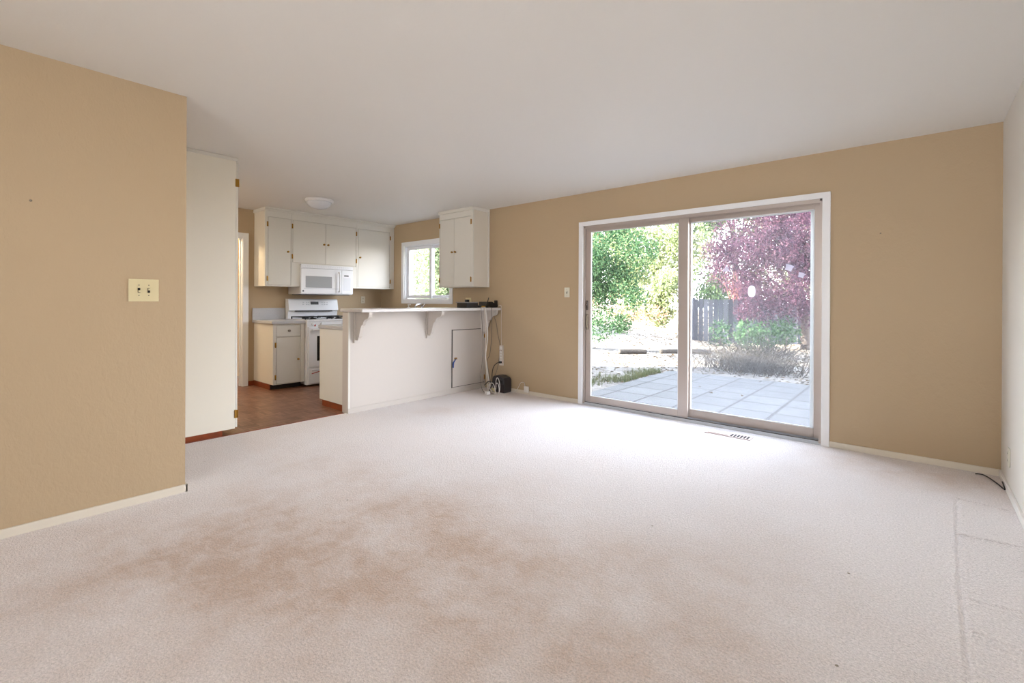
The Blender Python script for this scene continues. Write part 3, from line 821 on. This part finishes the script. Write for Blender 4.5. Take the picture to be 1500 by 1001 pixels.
tag(bpy.data.objects['worktop.001'] if 'worktop.001' in bpy.data.objects else bpy.data.objects['worktop'], 'low grey speckled worktop on the kitchen side of the breakfast bar', 'worktop')
# sink run under the window
t = thing('base_cabinet', (-6.1, -.3, 0), 'cream sink cabinet under the kitchen window, behind the breakfast bar', 'cabinet')
MB().box(-7.44, -5.062, -.60, -.016, .062, .866, .003).build('body', CABW, t)
MB().box(-7.44, -5.10, -.55, -.016, -.004, .062).build('toe_kick', IRON, t)
o = MB().box(-7.44, -5.062, -.645, -.003, .868, .906, .005).build('worktop', LAM)
tag(o, 'grey worktop running under the kitchen window', 'worktop')
o = MB().box(-6.60, -5.85, -.56, -.12, .9065, .914, .003).build('sink_rim', CHROME); 
o.name = 'sink'; tag(o, 'steel sink rim set in the worktop under the kitchen window', 'sink')
t = thing('faucet', (-6.22, -.09, .915), 'chrome kitchen faucet standing under the window, its top just above the bar', 'faucet')
MB().lathe([(.028, .9145), (.026, .95), (.018, .96)], (-6.22, -.085, 0), 'z', 16).tube([(-6.22, -.085, .95), (-6.22, -.085, 1.07), (-6.215, -.10, 1.115), (-6.20, -.15, 1.128), (-6.19, -.22, 1.115), (-6.185, -.24, 1.08)], .012, 10).build('spout', CHROME, t)
MB().tube([(-6.22, -.085, 1.07), (-6.20, -.06, 1.12), (-6.19, -.05, 1.145)], [.010, .009, .012], 8).build('lever', CHROME, t)
t = thing('soap_dispenser', (-6.54, -.10, .907), 'white soap dispenser beside the faucet, below the window', 'dispenser')
MB().lathe([(.033, .907), (.035, 1.0), (.035, 1.07), (.012, 1.085)], (-6.54, -.10, 0), 'z', 20).build('bottle', WPLAST, t)
MB().lathe([(.008, 1.085), (.008, 1.11), (.016, 1.115), (.016, 1.125)], (-6.54, -.10, 0), 'z', 14).box(-6.55, -6.49, -.107, -.093, 1.115, 1.127, .003).build('pump', WPLAST, t)

# kitchen ceiling light
t = thing('ceiling_light', (-6.085, -1.80, H), 'round white flush dome light on the kitchen ceiling', 'ceiling light')
MB().lathe([(.10, -.001), (.165, -.001), (.168, -.018), (.160, -.030), (.148, -.034)], (-6.085, -1.80, H), 'z', 40).build('base_ring', TRIM, t)
MB().lathe([(.146, -.030), (.142, -.050), (.125, -.078), (.09, -.102), (.045, -.115), (.006, -.118)], (-6.085, -1.80, H), 'z', 40).build('dome', mat('frosted_glass_dome', 'DCE0E6', .25), t)

# ------------------------------------------------------------------ switches and outlets
def plate(name, label, cat, face, u, z, w_, h_, base, parts, material=IVORY, group=None):
    """face 'x+': plate on a wall whose normal is +x at x=base (u = y);  'y-': wall normal -y at y=base (u = x); 'x-' likewise"""
    def bx(mb, u0, u1, z0, z1, d0, d1, bev=.001):
        if face == 'x+': return mb.box(base + d0, base + d1, u0, u1, z0, z1, bev)
        if face == 'x-': return mb.box(base - d1, base - d0, u0, u1, z0, z1, bev)
        return mb.box(u0, u1, base - d1, base - d0, z0, z1, bev)
    loc = (base, u, z) if face[0] == 'x' else (u, base, z)
    t_ = thing(name, loc, label, cat, group)
    p_ = bx(MB(), u - w_ / 2, u + w_ / 2, z - h_ / 2, z + h_ / 2, 0, .006, .002).build('cover_plate', material, t_)
    for kind, du, dz in parts:
        if kind == 'toggle': 
            bx(MB(), u + du - .006, u + du + .006, z + dz - .014, z + dz + .014, .005, .008).build('toggle_slot', DARK, p_)
            bx(MB(), u + du - .004, u + du + .004, z + dz - (.012 if du < 0 else 0), z + dz + (0 if du < 0 else .012), .007, .020).build('toggle', material, p_)
        elif kind == 'screw': bx(MB(), u + du - .003, u + du + .003, z + dz - .003, z + dz + .003, .005, .0075).build('screw', NICKEL, p_)
        elif kind == 'rocker': bx(MB(), u + du - .016, u + du + .016, z + dz - .032, z + dz + .032, .005, .010).build('rocker', material, p_)
        elif kind == 'socket':
            s_ = bx(MB(), u + du - .016, u + du + .016, z + dz - .013, z + dz + .013, .005, .009, .002).build('socket', material, p_)
            bx(MB(), u + du - .007, u + du - .005, z + dz - .005, z + dz + .005, .0085, .0095, 0).build('slot', DARK, s_)
            bx(MB(), u + du + .005, u + du + .007, z + dz - .005, z + dz + .005, .0085, .0095, 0).build('slot', DARK, s_)
    return t_


sw = plate('light_switch', 'ivory two-gang light switch on the tan left wall', 'light switch', 'x+', -3.981, 1.240, .142, .130, XL,
      [('toggle', -.023, 0), ('toggle', .023, 0), ('screw', -.023, .030), ('screw', -.023, -.030), ('screw', .023, .030), ('screw', .023, -.030)])
plate('light_switch', 'small cream single light switch on the tan far wall, left of the sliding door', 'light switch', 'y-', -3.592, 1.295, .072, .115, 0,
      [('toggle', 0, 0), ('screw', 0, .032), ('screw', 0, -.032)], mat('cream_plastic', 'D8D6C6', .4))
plate('outlet', 'ivory wall outlet with a black plug, above the right end of the bar', 'outlet', 'y-', -5.276, 1.165, .115, .135, 0, [('socket', -.0, .022), ('socket', 0, -.022)])
o = MB().box(-5.30, -5.25, -.055, -.010, 1.165, 1.205, .006).build('power_adapter', BLACK); tag(o, 'black power adapter plugged into the ivory outlet above the bar', 'adapter')
plate('outlet', 'pale outlet on the kitchen end wall right of the stove', 'outlet', 'x+', -.352, 1.195, .075, .115, XK, [('socket', 0, .022), ('socket', 0, -.022)], mat('pale_outlet', 'C8BFA9', .4))
plate('outlet', 'cream outlet low on the right wall near the corner', 'outlet', 'x-', -.385, .228, .072, .115, 0, [('socket', 0, .022), ('socket', 0, -.022)], MATS['cream_plastic'])
o = MB().lathe([(.006, 0), (.006, .002), (.002, .004)], (XL, -4.444, 1.688), 'x', 10).build('nail', NICKEL); tag(o, 'single nail head in the tan left wall, above and left of the switch', 'nail')
o = MB().lathe([(.005, 0), (.005, -.002), (.002, -.004)], (-.661, 0, 1.732), 'y', 10).build('nail', NICKEL); tag(o, 'single nail head in the tan far wall, right of the sliding door', 'nail')
# floor register
t = thing('floor_vent', (-1.715, -.2, 0), 'beige metal floor vent set in the carpet before the sliding door', 'vent')
MB().box(-1.905, -1.522, -.262, -.150, .000, .006, .002).build('frame', mat('beige_vent_metal', 'C4AEA4', .5), t)
lv = MB()
for k in range(13): lv.box(-1.875 + k * .0265, -1.861 + k * .0265, -.245, -.170, .0055, .0085)
lv.build('open_louvres', DARK, t)
MB().box(-1.88, -1.70, -.248, -.167, .006, .0105, .001).build('damper_cover', MATS['beige_vent_metal'], t)

# ------------------------------------------------------------------ cords and boxes by the bar
t = thing('modem', (-4.80, -.47, 1.10), 'black modem box with a pale top, left of the devices on the bar top', 'modem')
MB().box(-4.88, -4.70, -.585, -.385, 1.101, 1.162, .004).build('case', BLACK, t)
MB().box(-4.89, -4.695, -.598, -.380, 1.162, 1.172, .003).build('lid', mat('silver_grey_plastic', '8B8888', .4), t)
t = thing('router', (-4.78, -.28, 1.10), 'flat black router with a yellow label, middle device on the bar top', 'router')
MB().box(-4.86, -4.69, -.372, -.225, 1.101, 1.132, .004).build('case', BLACK, t)
MB().box(-4.690, -4.6885, -.33, -.265, 1.106, 1.122).build('label', YELL, t)
t = thing('router', (-4.78, -.12, 1.10), 'black router with an upright antenna, rightmost device on the bar top', 'router')
MB().prism([(-.218, 1.101), (-.030, 1.101), (-.022, 1.125), (-.03, 1.158), (-.10, 1.162), (-.13, 1.178), (-.205, 1.178)], 'x', -4.86, -4.69).build('case', BLACK, t)
MB().tube([(-4.72, -.215, 1.13), (-4.70, -.205, 1.19), (-4.70, -.188, 1.232)], [.006, .006, .004], 8).build('antenna', BLACK, t)
MB().box(-4.73, -4.695, -.055, -.020, 1.148, 1.196, .004).build('antenna', BLACK, t)
# cords falling from the bar to the floor
def cord(name, pts, r, material, label, cat='cable', group=None):
    return tag(MB().tube(pts, r, 8).build(name, material), label, cat, group)


BX2 = -4.635
cord('cable', [(-4.70, -.40, 1.104), (-4.655, -.395, 1.1035), (-4.638, -.39, 1.08), (-4.64, -.375, .95), (-4.642, -.36, .80), (-4.65, -.345, .55), (-4.65, -.36, .38), (-4.66, -.375, .2), (-4.655, -.35, .06), (-4.60, -.33, .012), (-4.50, -.30, .008)], .0035, GREYC, 'dark grey cable hanging from the left of the bar-top devices to the floor')
cord('cable', [(-4.70, -.345, 1.104), (-4.655, -.340, 1.1035), (-4.638, -.335, 1.07), (-4.64, -.30, .80), (-4.66, -.29, .55), (-4.67, -.27, .40), (-4.66, -.25, .15), (-4.63, -.25, .03), (-4.56, -.24, .012)], .006, PINKW, 'thick off-white cable hanging straight down before the bar wall')
cord('cable', [(-4.70, -.315, 1.104), (-4.655, -.312, 1.1035), (-4.637, -.31, 1.07), (-4.642, -.265, .75), (-4.66, -.28, .50), (-4.665, -.255, .35), (-4.65, -.23, .15), (-4.64, -.22, .05), (-4.60, -.20, .010), (-4.52, -.26, .01)], .006, WPLAST, 'white cable hanging just right of the thick off-white one')
cord('cable', [(-4.69, -.205, 1.107), (-4.652, -.205, 1.104), (-4.637, -.20, 1.07), (-4.64, -.19, .75), (-4.65, -.215, .50), (-4.655, -.26, .40), (-4.65, -.215, .2), (-4.63, -.19, .04), (-4.58, -.22, .012)], .0035, GREYC, 'dark grey cable hanging before the last bracket of the bar')
cord('cable', [(-4.66, -.045, 1.125), (-4.635, -.035, 1.13), (-4.628, -.02, 1.10), (-4.632, -.015, .90), (-4.628, -.016, .72), (-4.625, -.016, .598)], .004, PINKW, 'off-white cord dropping from the bar end to the power strip')
cord('cable', [(-4.80, -.02, 1.055), (-4.73, -.012, .90), (-4.70, -.010, .75), (-4.66, -.010, .60), (-4.665, -.012, .45), (-4.68, -.05, .25), (-4.70, -.10, .16)], .003, GREYC, 'thin dark cable running down the tan wall left of the power strip')
# cluster on the floor
for i, (cx, cy, r, z) in enumerate([(-4.52, -.16, .11, .10), (-4.49, -.20, .09, .07)]):
    pts = []
    for k in range(15):
        a = -.5 + k / 14 * 4.4
        pts.append((cx - .5 * r * math.cos(a) + .02, cy + .2 * r * math.cos(a) - .06, .012 + z * (1 + math.sin(a + .2)) * .95))
    cord('cable', pts, .0045, WPLAST, ('larger' if i == 0 else 'smaller') + ' white cable loop standing before the black battery box', group=None)
cord('cable', [(-4.62, -.24, .02), (-4.60, -.26, .10), (-4.56, -.28, .14), (-4.50, -.30, .13), (-4.47, -.30, .06), (-4.48, -.28, .012)], .005, WPLAST, 'white cable arching over the floor beside the cord bundle')
cord('cable', [(-4.66, -.30, .10), (-4.62, -.27, .15), (-4.60, -.22, .12), (-4.62, -.24, .05), (-4.58, -.30, .01), (-4.55, -.34, .012)], .006, BLACK, 'black cable bundled at the foot of the bar wall')
o = MB().box(-4.585, -4.535, -.375, -.32, .001, .045, .006).build('power_adapter', WPLAST); tag(o, 'small white plug adapter lying on the carpet before the bar', 'adapter')
o = MB().box(-4.66, -4.60, -.20, -.15, .001, .05, .006).build('power_adapter', IVORY); tag(o, 'ivory adapter behind the cable loops at the wall corner', 'adapter')
# battery box
t = thing('battery_backup', (-4.52, -.12, 0), 'black battery backup box on the carpet against the tan wall', 'battery box')
MB().prism([(-4.655, .001), (-4.455, .001), (-4.450, .02), (-4.452, .165), (-4.47, .190), (-4.54, .212), (-4.60, .216), (-4.648, .200), (-4.658, .17)], 'y', -.150, -.016).build('case', ANTHR, t)
MB().box(-4.650, -4.456, -.1545, -.150, .012, .115, .002).build('front_panel', mat('dark_maroon_plastic', '2B2226', .4), t)
MB().prism([(-4.62, .12), (-4.48, .12), (-4.49, .165), (-4.61, .165)], 'y', -.1545, -.150).build('grip_recess', BLACK, t)
# power strip on the wall
t = thing('power_strip', (-4.624, -.014, .46), 'off-white power strip fixed upright on the tan wall right of the bar', 'power strip')
ps = MB().box(-4.655, -4.594, -.028, -.001, .332, .597, .004).build('case', PINKW, t)
MB().box(-4.645, -4.604, -.031, -.027, .545, .585, .002).build('switch', WPLAST, ps)
for k in range(5):
    z = .36 + k * .038
    MB().box(-4.640, -4.610, -.0295, -.0275, z - .011, z + .011, .001).build('socket', WPLAST, ps)
for xx in (-4.640, -4.612): MB().box(xx - .004, xx + .004, -.0305, -.0275, .525, .533).build('indicator', mat('dark_red_light', '5A1F1A', .4), ps)
o = MB().box(-4.632, -4.600, -.062, -.030, .362, .390, .006).tube([(-4.62, -.055, .376), (-4.66, -.075, .36), (-4.70, -.09, .31), (-4.715, -.10, .22), (-4.70, -.11, .1), (-4.66, -.13, .02)], .005, 8).build('power_plug', BLACK)
tag(o, 'black plug in the lowest socket of the power strip, cord curving down', 'plug')
# phone jack box
t = thing('phone_jack', (-4.187, -.01, .075), 'small white phone jack box on the baseboard with a thin white cord', 'phone jack')
MB().box(-4.222, -4.152, -.036, -.013, .030, .106, .004).build('box', WPLAST, t)
MB().tube([(-4.215, -.022, .106), (-4.225, -.020, .145), (-4.25, -.018, .150), (-4.29, -.016, .138), (-4.34, -.016, .06), (-4.40, -.02, .012), (-4.43, -.05, .010)], .003, 8).build('cord', WPLAST, t)
# coax in the right corner
cord('coax_cable', [(-.132, -.095, .012), (-.118, -.088, .013), (-.095, -.082, .011), (-.075, -.115, .010), (-.055, -.18, .010), (-.035, -.26, .010), (-.022, -.33, .010), (-.016, -.35, .012), (-.016, -.30, .02), (-.015, -.22, .022)], .004, BLACK, 'black coax cable end lying on the carpet in the right corner')

# ================================================================== garden
ZO = -.10
LF = Vector((-.655, .756)); LR = Vector((.756, .655)); P0 = Vector((-5.45, 6.45))


def ground_z(x, y):
    d = (x - P0.x) * LF.x + (y - P0.y) * LF.y; l = (x - P0.x) * LR.x + (y - P0.y) * LR.y
    d1_ = np.maximum(0, d)
    left = 1 / (1 + np.exp((l - 1.2) / .8))
    z = ZO + left * (.06 * np.minimum(d1_, .3) / .3 + .15 * d1_ ** 1.05) + (1 - left) * (.015 * np.minimum(d1_, 6))
    return z


def terrain():
    xs = np.concatenate([np.arange(-60, -14, 2.), np.arange(-14, 4, .25), np.arange(4, 30, 2.)])
    ys = np.concatenate([np.arange(TH, 14, .25), np.arange(14, 70, 2.)])
    X, Y = np.meshgrid(xs, ys, indexing='ij')
    Z = ground_z(X, Y) + .012 * np.sin(X * 3.1 + Y * 1.7) * np.sin(Y * 2.3 - X * 1.1) - .01
    idx = np.arange(X.size).reshape(X.shape)
    q = np.stack([idx[:-1, :-1], idx[1:, :-1], idx[1:, 1:], idx[:-1, 1:]], -1).reshape(-1, 4)
    me = bpy.data.meshes.new('ground'); mesh_from(me, np.stack([X, Y, Z], -1).reshape(-1, 3), q, 4, True)
    me.materials.append(ground_mat()); o = bpy.data.objects.new('ground', me); COL.objects.link(o)
    tag(o, 'dry pale garden soil rising to a sunny slope', None, None, 'structure')


terrain()
struct('patio', MB().box(-3.92, 2.5, TH, 3.86, -.35, ZO + .012), paver_mat(), label='grey square concrete pavers of the patio')


def leaves(name, material, centers, counts, radii, size, parent=None, droop=0.0, shell=False):
    """one mesh of small leaf blades clustered in blobs"""
    P = []
    for (c_, n, r_) in zip(centers, counts, radii):
        v = rng.normal(size=(n, 3)); v /= np.linalg.norm(v, axis=1)[:, None]
        rad = rng.random(n) ** (1 / 3) if not shell else (.75 + .25 * rng.random(n))
        P.append(np.array(c_) + v * rad[:, None] * np.array(r_))
    P = np.concatenate(P); n = len(P)
    d = rng.normal(size=(n, 3)); d[:, 2] -= droop; d /= np.linalg.norm(d, axis=1)[:, None]
    s = np.cross(d, rng.normal(size=(n, 3))); s /= np.linalg.norm(s, axis=1)[:, None]
    L_ = size * (.7 + .6 * rng.random(n))[:, None]; W_ = L_ * .55
    a = P; b_ = P + d * L_ * .5 + s * W_ * .5; c_ = P + d * L_; e = P + d * L_ * .5 - s * W_ * .5
    co = np.stack([a, b_, c_, e], 1).reshape(-1, 3)
    me = bpy.data.meshes.new(name); mesh_from(me, co, np.arange(n * 4).reshape(-1, 4), 4)
    me.materials.append(material); o = bpy.data.objects.new(name, me); COL.objects.link(o)
    if parent:
        o.parent = parent; o.matrix_parent_inverse = Matrix.Translation(-parent.location)
    return o


def blobs(c, R, k, r):
    out = []
    for _ in range(k):
        v = rng.normal(size=3); v /= np.linalg.norm(v); v *= rng.random() ** .45
        out.append((c[0] + v[0] * R[0], c[1] + v[1] * R[1], c[2] + v[2] * R[2]))
    return out, [(r * (.7 + .6 * rng.random()),) * 3 for _ in range(k)]


BARK = mat('grey_brown_bark', '3E3632', .9, bump=.6, bscale=20, vary=.2, vscale=8)


def tree(name, base, crown_c, crown_r, k, r, per, size, material, label, trunk_r=.12, group='trees and shrubs in the garden', extra=(), branches=14, bark=None):
    t_ = thing(name, base, label, 'tree', group)
    cs_, rs_ = blobs(crown_c, crown_r, k, r)
    for e_ in extra: cs_.append(e_[0]); rs_.append((e_[1],) * 3)
    m_ = MB(); b0 = Vector(base); top = Vector(crown_c)
    mid = b0.lerp(top, .45) + Vector((.12, .05, 0))
    m_.tube([b0 - Vector((0, 0, .1)), mid, top], [trunk_r, trunk_r * .7, trunk_r * .3], 8)
    for i in range(branches):
        q = Vector(cs_[i % len(cs_)]); f_ = .35 + .5 * random.random()
        s_ = b0.lerp(top, f_)
        m_.tube([s_, s_.lerp(q, .55) + Vector((0, 0, .12)), q], [trunk_r * .35, trunk_r * .2, trunk_r * .06], 5)
    m_.build('trunk', bark or BARK, t_)
    leaves('foliage', material, cs_, [per] * len(cs_), rs_, size, t_, droop=.3)
    return t_


GREEN = leaf_mat('mid_green_leaves', ['44704A', '6A9468', '8FB587', '548062'], .5)
YGREEN = leaf_mat('yellow_green_leaves', ['8C9C64', 'AAB884', 'C9CFA6', '78906A'], .5, .5)
WGREEN = leaf_mat('pale_window_leaves', ['7E9A74', 'A4B890', 'C4C8A0', '6A8868'], .5, .6)
PLUM = leaf_mat('plum_purple_leaves', ['3A2C40', '5E4560', '7C5470', '4A3A54', 'B07C92', '6A4460', 'CFA0B0'], .5)
DGREEN = leaf_mat('dark_green_leaves', ['3B5A3A', '54764A', '7E9A66', '8FA77E'], .4)
ORANGE = leaf_mat('dry_rusty_leaves', ['C49C80', 'D6B699', 'BE8A6C', 'E4D2BA'], .4, .6)
tree('maple_tree', (-7.3, 5.4, ground_z(-7.3, 5.4).item()), (-6.35, 5.2, 2.15), (1.05, .8, 1.25), 40, .38, 480, .06, GREEN,
     'green leafy tree seen through the left door panel, leaning in from the left', .11,
     extra=[((-5.5, 5.1, 2.5), .42), ((-5.25, 5.0, 2.35), .40), ((-4.95, 5.0, 2.3), .34), ((-5.45, 5.0, 1.45), .36), ((-5.2, 5.0, 1.25), .30), ((-5.75, 5.0, .75), .34), ((-6.1, 5.0, .55), .34), ((-5.5, 5.0, .7), .25), ((-5.4, 5.1, 2.8), .4)])
tree('plum_tree', (-2.75, 10.2, ground_z(-2.75, 10.2).item()), (-3.05, 9.6, 2.75), (1.85, 1.3, 1.9), 110, .45, 700, .05, PLUM,
     'large purple-leaved plum tree behind the right door panel, before the fence', .13,
     extra=[((-4.35, 9.2, 3.0), .5), ((-4.4, 9.2, 2.4), .45), ((-4.5, 9.2, 3.5), .45), ((-4.2, 9.2, 1.7), .45), ((-3.8, 9.2, 1.3), .45), ((-3.4, 9.1, 1.0), .4), ((-2.9, 9.1, 1.1), .45), ((-2.6, 9.1, .9), .4), ((-4.0, 9.2, .9), .3), ((-3.6, 9.2, 1.9), .5), ((-3.0, 9.2, 1.7), .5), ((-2.5, 9.2, 1.6), .5), ((-2.2, 9.3, 1.2), .5), ((-1.6, 9.4, 2.0), .6), ((-1.4, 9.4, 3.0), .7)])
tree('young_tree', (-5.0, 11.6, ground_z(-5.0, 11.6).item()), (-4.85, 11.4, 2.2), (.9, .6, .8), 12, .35, 160, .08, PLUM,
     'slim reddish-stemmed young tree right in front of the fence', .045, bark=mat('reddish_bark', '6A3B33', .8))
# trees beyond the fence and on the slope
far = [(-10.5, 18.5, 3.6, 2.4, 2.4, YGREEN, 'yellow-green tree beyond the fence, left of the plum tree'),
       (-14.5, 19.0, 4.6, 2.6, 2.2, DGREEN, 'dark green tree high on the slope, behind the left door panel'),
       (-7.5, 20.5, 5.6, 3.2, 3.0, DGREEN, 'tall grey-green tree far behind the fence'),
       (-3.0, 20.0, 4.5, 3.4, 3.2, YGREEN, 'broad pale green tree behind the plum tree'),
       (-20.0, 17.5, 5.2, 2.6, 2.2, YGREEN, 'pale green tree farthest left on the sunny slope'),
       (-12.5, 27.0, 7.0, 3.5, 3.0, YGREEN, 'highest light green tree at the back of the slope')]
for x, y, cz, rx, rz, mt_, lab in far:
    gz = float(ground_z(x, y))
    tree('tree', (x, y, gz), (x, y, cz), (rx, rx * .7, rz), 38, .75, 150, .20, mt_, lab, .2, branches=10)
tree('tree', (-11.6, 4.9, float(ground_z(-11.6, 4.9))), (-11.5, 4.7, 2.1), (2.1, .8, 1.9), 60, .5, 330, .09, WGREEN, 'pale green tree outside the kitchen window', .08)
# fence
for i, (x, y, z, r_) in enumerate([(-8.3, 13.2, 1.4, 1.2), (-6.3, 14.2, 1.9, 1.3), (-4.4, 15.0, 2.2, 1.4), (-2.2, 16.5, 2.2, 1.5), (-10.8, 15.2, 2.6, 1.1), (-13.5, 15.8, 3.2, 1.1)]):
    gz = float(ground_z(x, y))
    tree('bushy_tree', (x, y, gz), (x, y, gz + z * .75), (r_, r_ * .7, z * .75), 26, .5, 260, .12, (YGREEN, DGREEN, YGREEN, DGREEN, YGREEN, ORANGE)[i],
         ['yellow-green bush at the left end of the fence', 'dark green bush just behind the fence', 'pale green bush behind the fence and the young tree', 'dark bush behind the fence at its right side',
          'yellow-green bush on the slope left of the fence', 'rusty bush high on the sunny slope'][i], .06, branches=6)
t = thing('fence', (-4.3, 11.0, ZO), 'grey weathered board fence behind the plum tree', 'fence')
FW_ = mat('weathered_fence_wood', '3F4149', .9, vary=.2, vscale=5)
fb = MB(); fr_ = MB()
A = Vector((-5.55, 9.64)); D = LR.copy(); FL = 11.4
k = 0.0
def quad_board(mb, s0, s1, z0, z1, off, th):
    n_ = Vector((-D.y, D.x)); p = [A + D * s0 + n_ * off, A + D * s1 + n_ * off, A + D * s1 + n_ * (off + th), A + D * s0 + n_ * (off + th)]
    mb._add([(q.x, q.y, z0) for q in p] + [(q.x, q.y, z1) for q in p], [(3, 2, 1, 0), (4, 5, 6, 7), (0, 1, 5, 4), (1, 2, 6, 5), (2, 3, 7, 6), (3, 0, 4, 7)])
while k < FL:
    quad_board(fb, k, k + .135, ZO - .05, 1.27 + random.uniform(-.012, .012), 0, .018); k += .15
fb.build('boards', leaf_mat('weathered_boards', ['5A5D66', '3C3E46', '6E7078', '4A4B54'], .0, .75), t)
quad_board(fr_, 0, FL, .15, .23, .0185, .043); quad_board(fr_, 0, FL, 1.05, 1.13, .0185, .043); fr_.build('rails', FW_, t)
for s in (0, 2.4, 4.8, 7.2, 9.6, 11.3):
    pm = MB(); quad_board(pm, s, s + .09, ZO - .05, 1.30, .082, .09); pm.build('post', FW_, t)
# log edging between the soil and the slope
for i, (a_, b_) in enumerate([((-6.05, 5.92), (-5.55, 6.38)), ((-5.30, 6.60), (-4.35, 7.45))]):
    za = float(ground_z(*a_)) + .04
    o = MB().tube([(a_[0], a_[1], za), ((a_[0] + b_[0]) / 2, (a_[1] + b_[1]) / 2 + .02, za + .01), (b_[0], b_[1], za)], .06, 10).build('edging_log', mat('dark_log', '2A2623', .9))
    tag(o, ('short dark log edging the slope, the left one' if i == 0 else 'longer dark log edging the slope, right of the short one'), 'log', 'logs edging the slope')
# dead twiggy bush at the patio edge
t = thing('dead_shrub', (-2.75, 4.75, ZO), 'grey leafless twiggy shrub at the far edge of the patio', 'shrub')
tw = MB()
for i in range(520):
    bx_, by_ = rng.normal(-2.75, .45), rng.normal(4.95, .28)
    a_ = rng.uniform(0, 6.28); ln = rng.uniform(.3, .85); lean = rng.uniform(.25, 1.1)
    p = Vector((bx_, by_, ZO)); dv = Vector((math.cos(a_) * lean, math.sin(a_) * lean * .5, 1 - .35 * lean)).normalized()
    tw.tube([p, p + dv * ln * .5 + Vector((0, 0, .05)), p + dv * ln + Vector((math.cos(a_) * .1, 0, -.10 * lean))], [.006, .004, .002], 3, False, False)
tw.build('twigs', mat('grey_twigs', '322E2B', .9, vary=.3, vscale=3), t)
leaves('dry_leaves', leaf_mat('grey_dry_leaves', ['5A574E', '6E695C', '4C5044'], .3, .4), [(-2.75, 4.95, .12)], [1500], [(.85, .4, .28)], .035, t)
t = thing('green_shrub', (-3.6, 9.0, ZO), 'leafy green weeds growing before the fence, behind the dead shrub', 'shrub')
leaves('foliage', GREEN, [(-3.9, 9.0, .35), (-3.4, 8.9, .3), (-3.0, 9.1, .45), (-4.6, 9.1, .3)], [500, 500, 500, 300], [(.35, .3, .4)] * 4, .09, t)
st_ = MB()
for x_ in (-3.9, -3.4, -3.0, -4.6):
    st_.tube([(x_, 9.0, ZO - .05), (x_ + .03, 9.0, .3)], .012, 5, False)
st_.build('stem', BARK, t)


def tufts(name, label, pts, h, material, kind='stuff'):
    co = []
    for (x, y) in pts:
        for _ in range(9):
            a_ = rng.uniform(0, 6.28); ln = h * rng.uniform(.5, 1.1); lean = rng.uniform(.1, .7) * ln
            px, py = x + rng.normal(0, .02), y + rng.normal(0, .02); z0 = float(ground_z(px, py)) - .01
            dx, dy = math.cos(a_), math.sin(a_)
            co += [(px - dy * .004, py + dx * .004, z0), (px + dy * .004, py - dx * .004, z0), (px + dx * lean, py + dy * lean, z0 + ln)]
    me = bpy.data.meshes.new(name); mesh_from(me, np.array(co), np.arange(len(co)).reshape(-1, 3), 3)
    me.materials.append(material); o = bpy.data.objects.new(name, me); COL.objects.link(o)
    return tag(o, label, 'grass', None, kind)


tufts('grass', 'low green grass along the left edge of the patio', [(-3.98 - abs(rng.normal(0, .16)) + .0 * i, rng.uniform(2.2, 3.7)) for i in range(160)] + [(-4.1 - abs(rng.normal(0, .4)), rng.uniform(1.0, 2.6)) for i in range(130)], .10,
      leaf_mat('dusty_grass', ['6E8156', '8E9A70', 'A39C7E'], .3))
# fallen leaves
pts = np.stack([rng.uniform(-9, 1, 4200), rng.uniform(2.0, 11.5, 4200)], 1)
pts = pts[~((pts[:, 0] > -3.9) & (pts[:, 1] < 3.88) & (rng.random(len(pts)) > .015))]
zz = ground_z(pts[:, 0], pts[:, 1]) + .006
zz = np.where((pts[:, 0] > -3.92) & (pts[:, 1] < 3.86), ZO + .014, zz)
co = []
for (x, y), z in zip(pts, zz):
    a_ = rng.uniform(0, 6.28); s = rng.uniform(.02, .05); ca, sa = math.cos(a_) * s, math.sin(a_) * s
    co += [(x - ca, y - sa, z), (x + sa * .5, y - ca * .5, z + .012), (x + ca, y + sa, z + .004), (x - sa * .5, y + ca * .5, z + .016)]
me = bpy.data.meshes.new('leaf_litter'); mesh_from(me, np.array(co), np.arange(len(co)).reshape(-1, 4), 4)
me.materials.append(leaf_mat('litter', ['5F564C', '8B7C68', 'A98A66', '4E4A44'], .2)); o = bpy.data.objects.new('leaf_litter', me); COL.objects.link(o)
tag(o, 'fallen dry leaves scattered over the pale soil', 'leaves', None, 'stuff')
# rusty scrub on the sunny slope
for i, (x, y) in enumerate([(-10.5, 12.2), (-8.3, 11.2), (-12.8, 14.0)]):
    z = float(ground_z(x, y))
    t = thing('dry_shrub', (x, y, z), ['rusty dry shrub in the middle of the sunny slope', 'rusty dry shrub lowest on the sunny slope', 'rusty dry shrub highest on the sunny slope'][i], 'shrub', 'dry shrubs on the slope')
    leaves('foliage', ORANGE, [(x, y, z + .35), (x + .6, y + .3, z + .25), (x - .5, y - .2, z + .3)], [220] * 3, [(.6, .4, .4)] * 3, .09, t)
    MB().tube([(x, y, z - .05), (x + .05, y, z + .35)], .02, 6, False).build('stem', BARK, t)
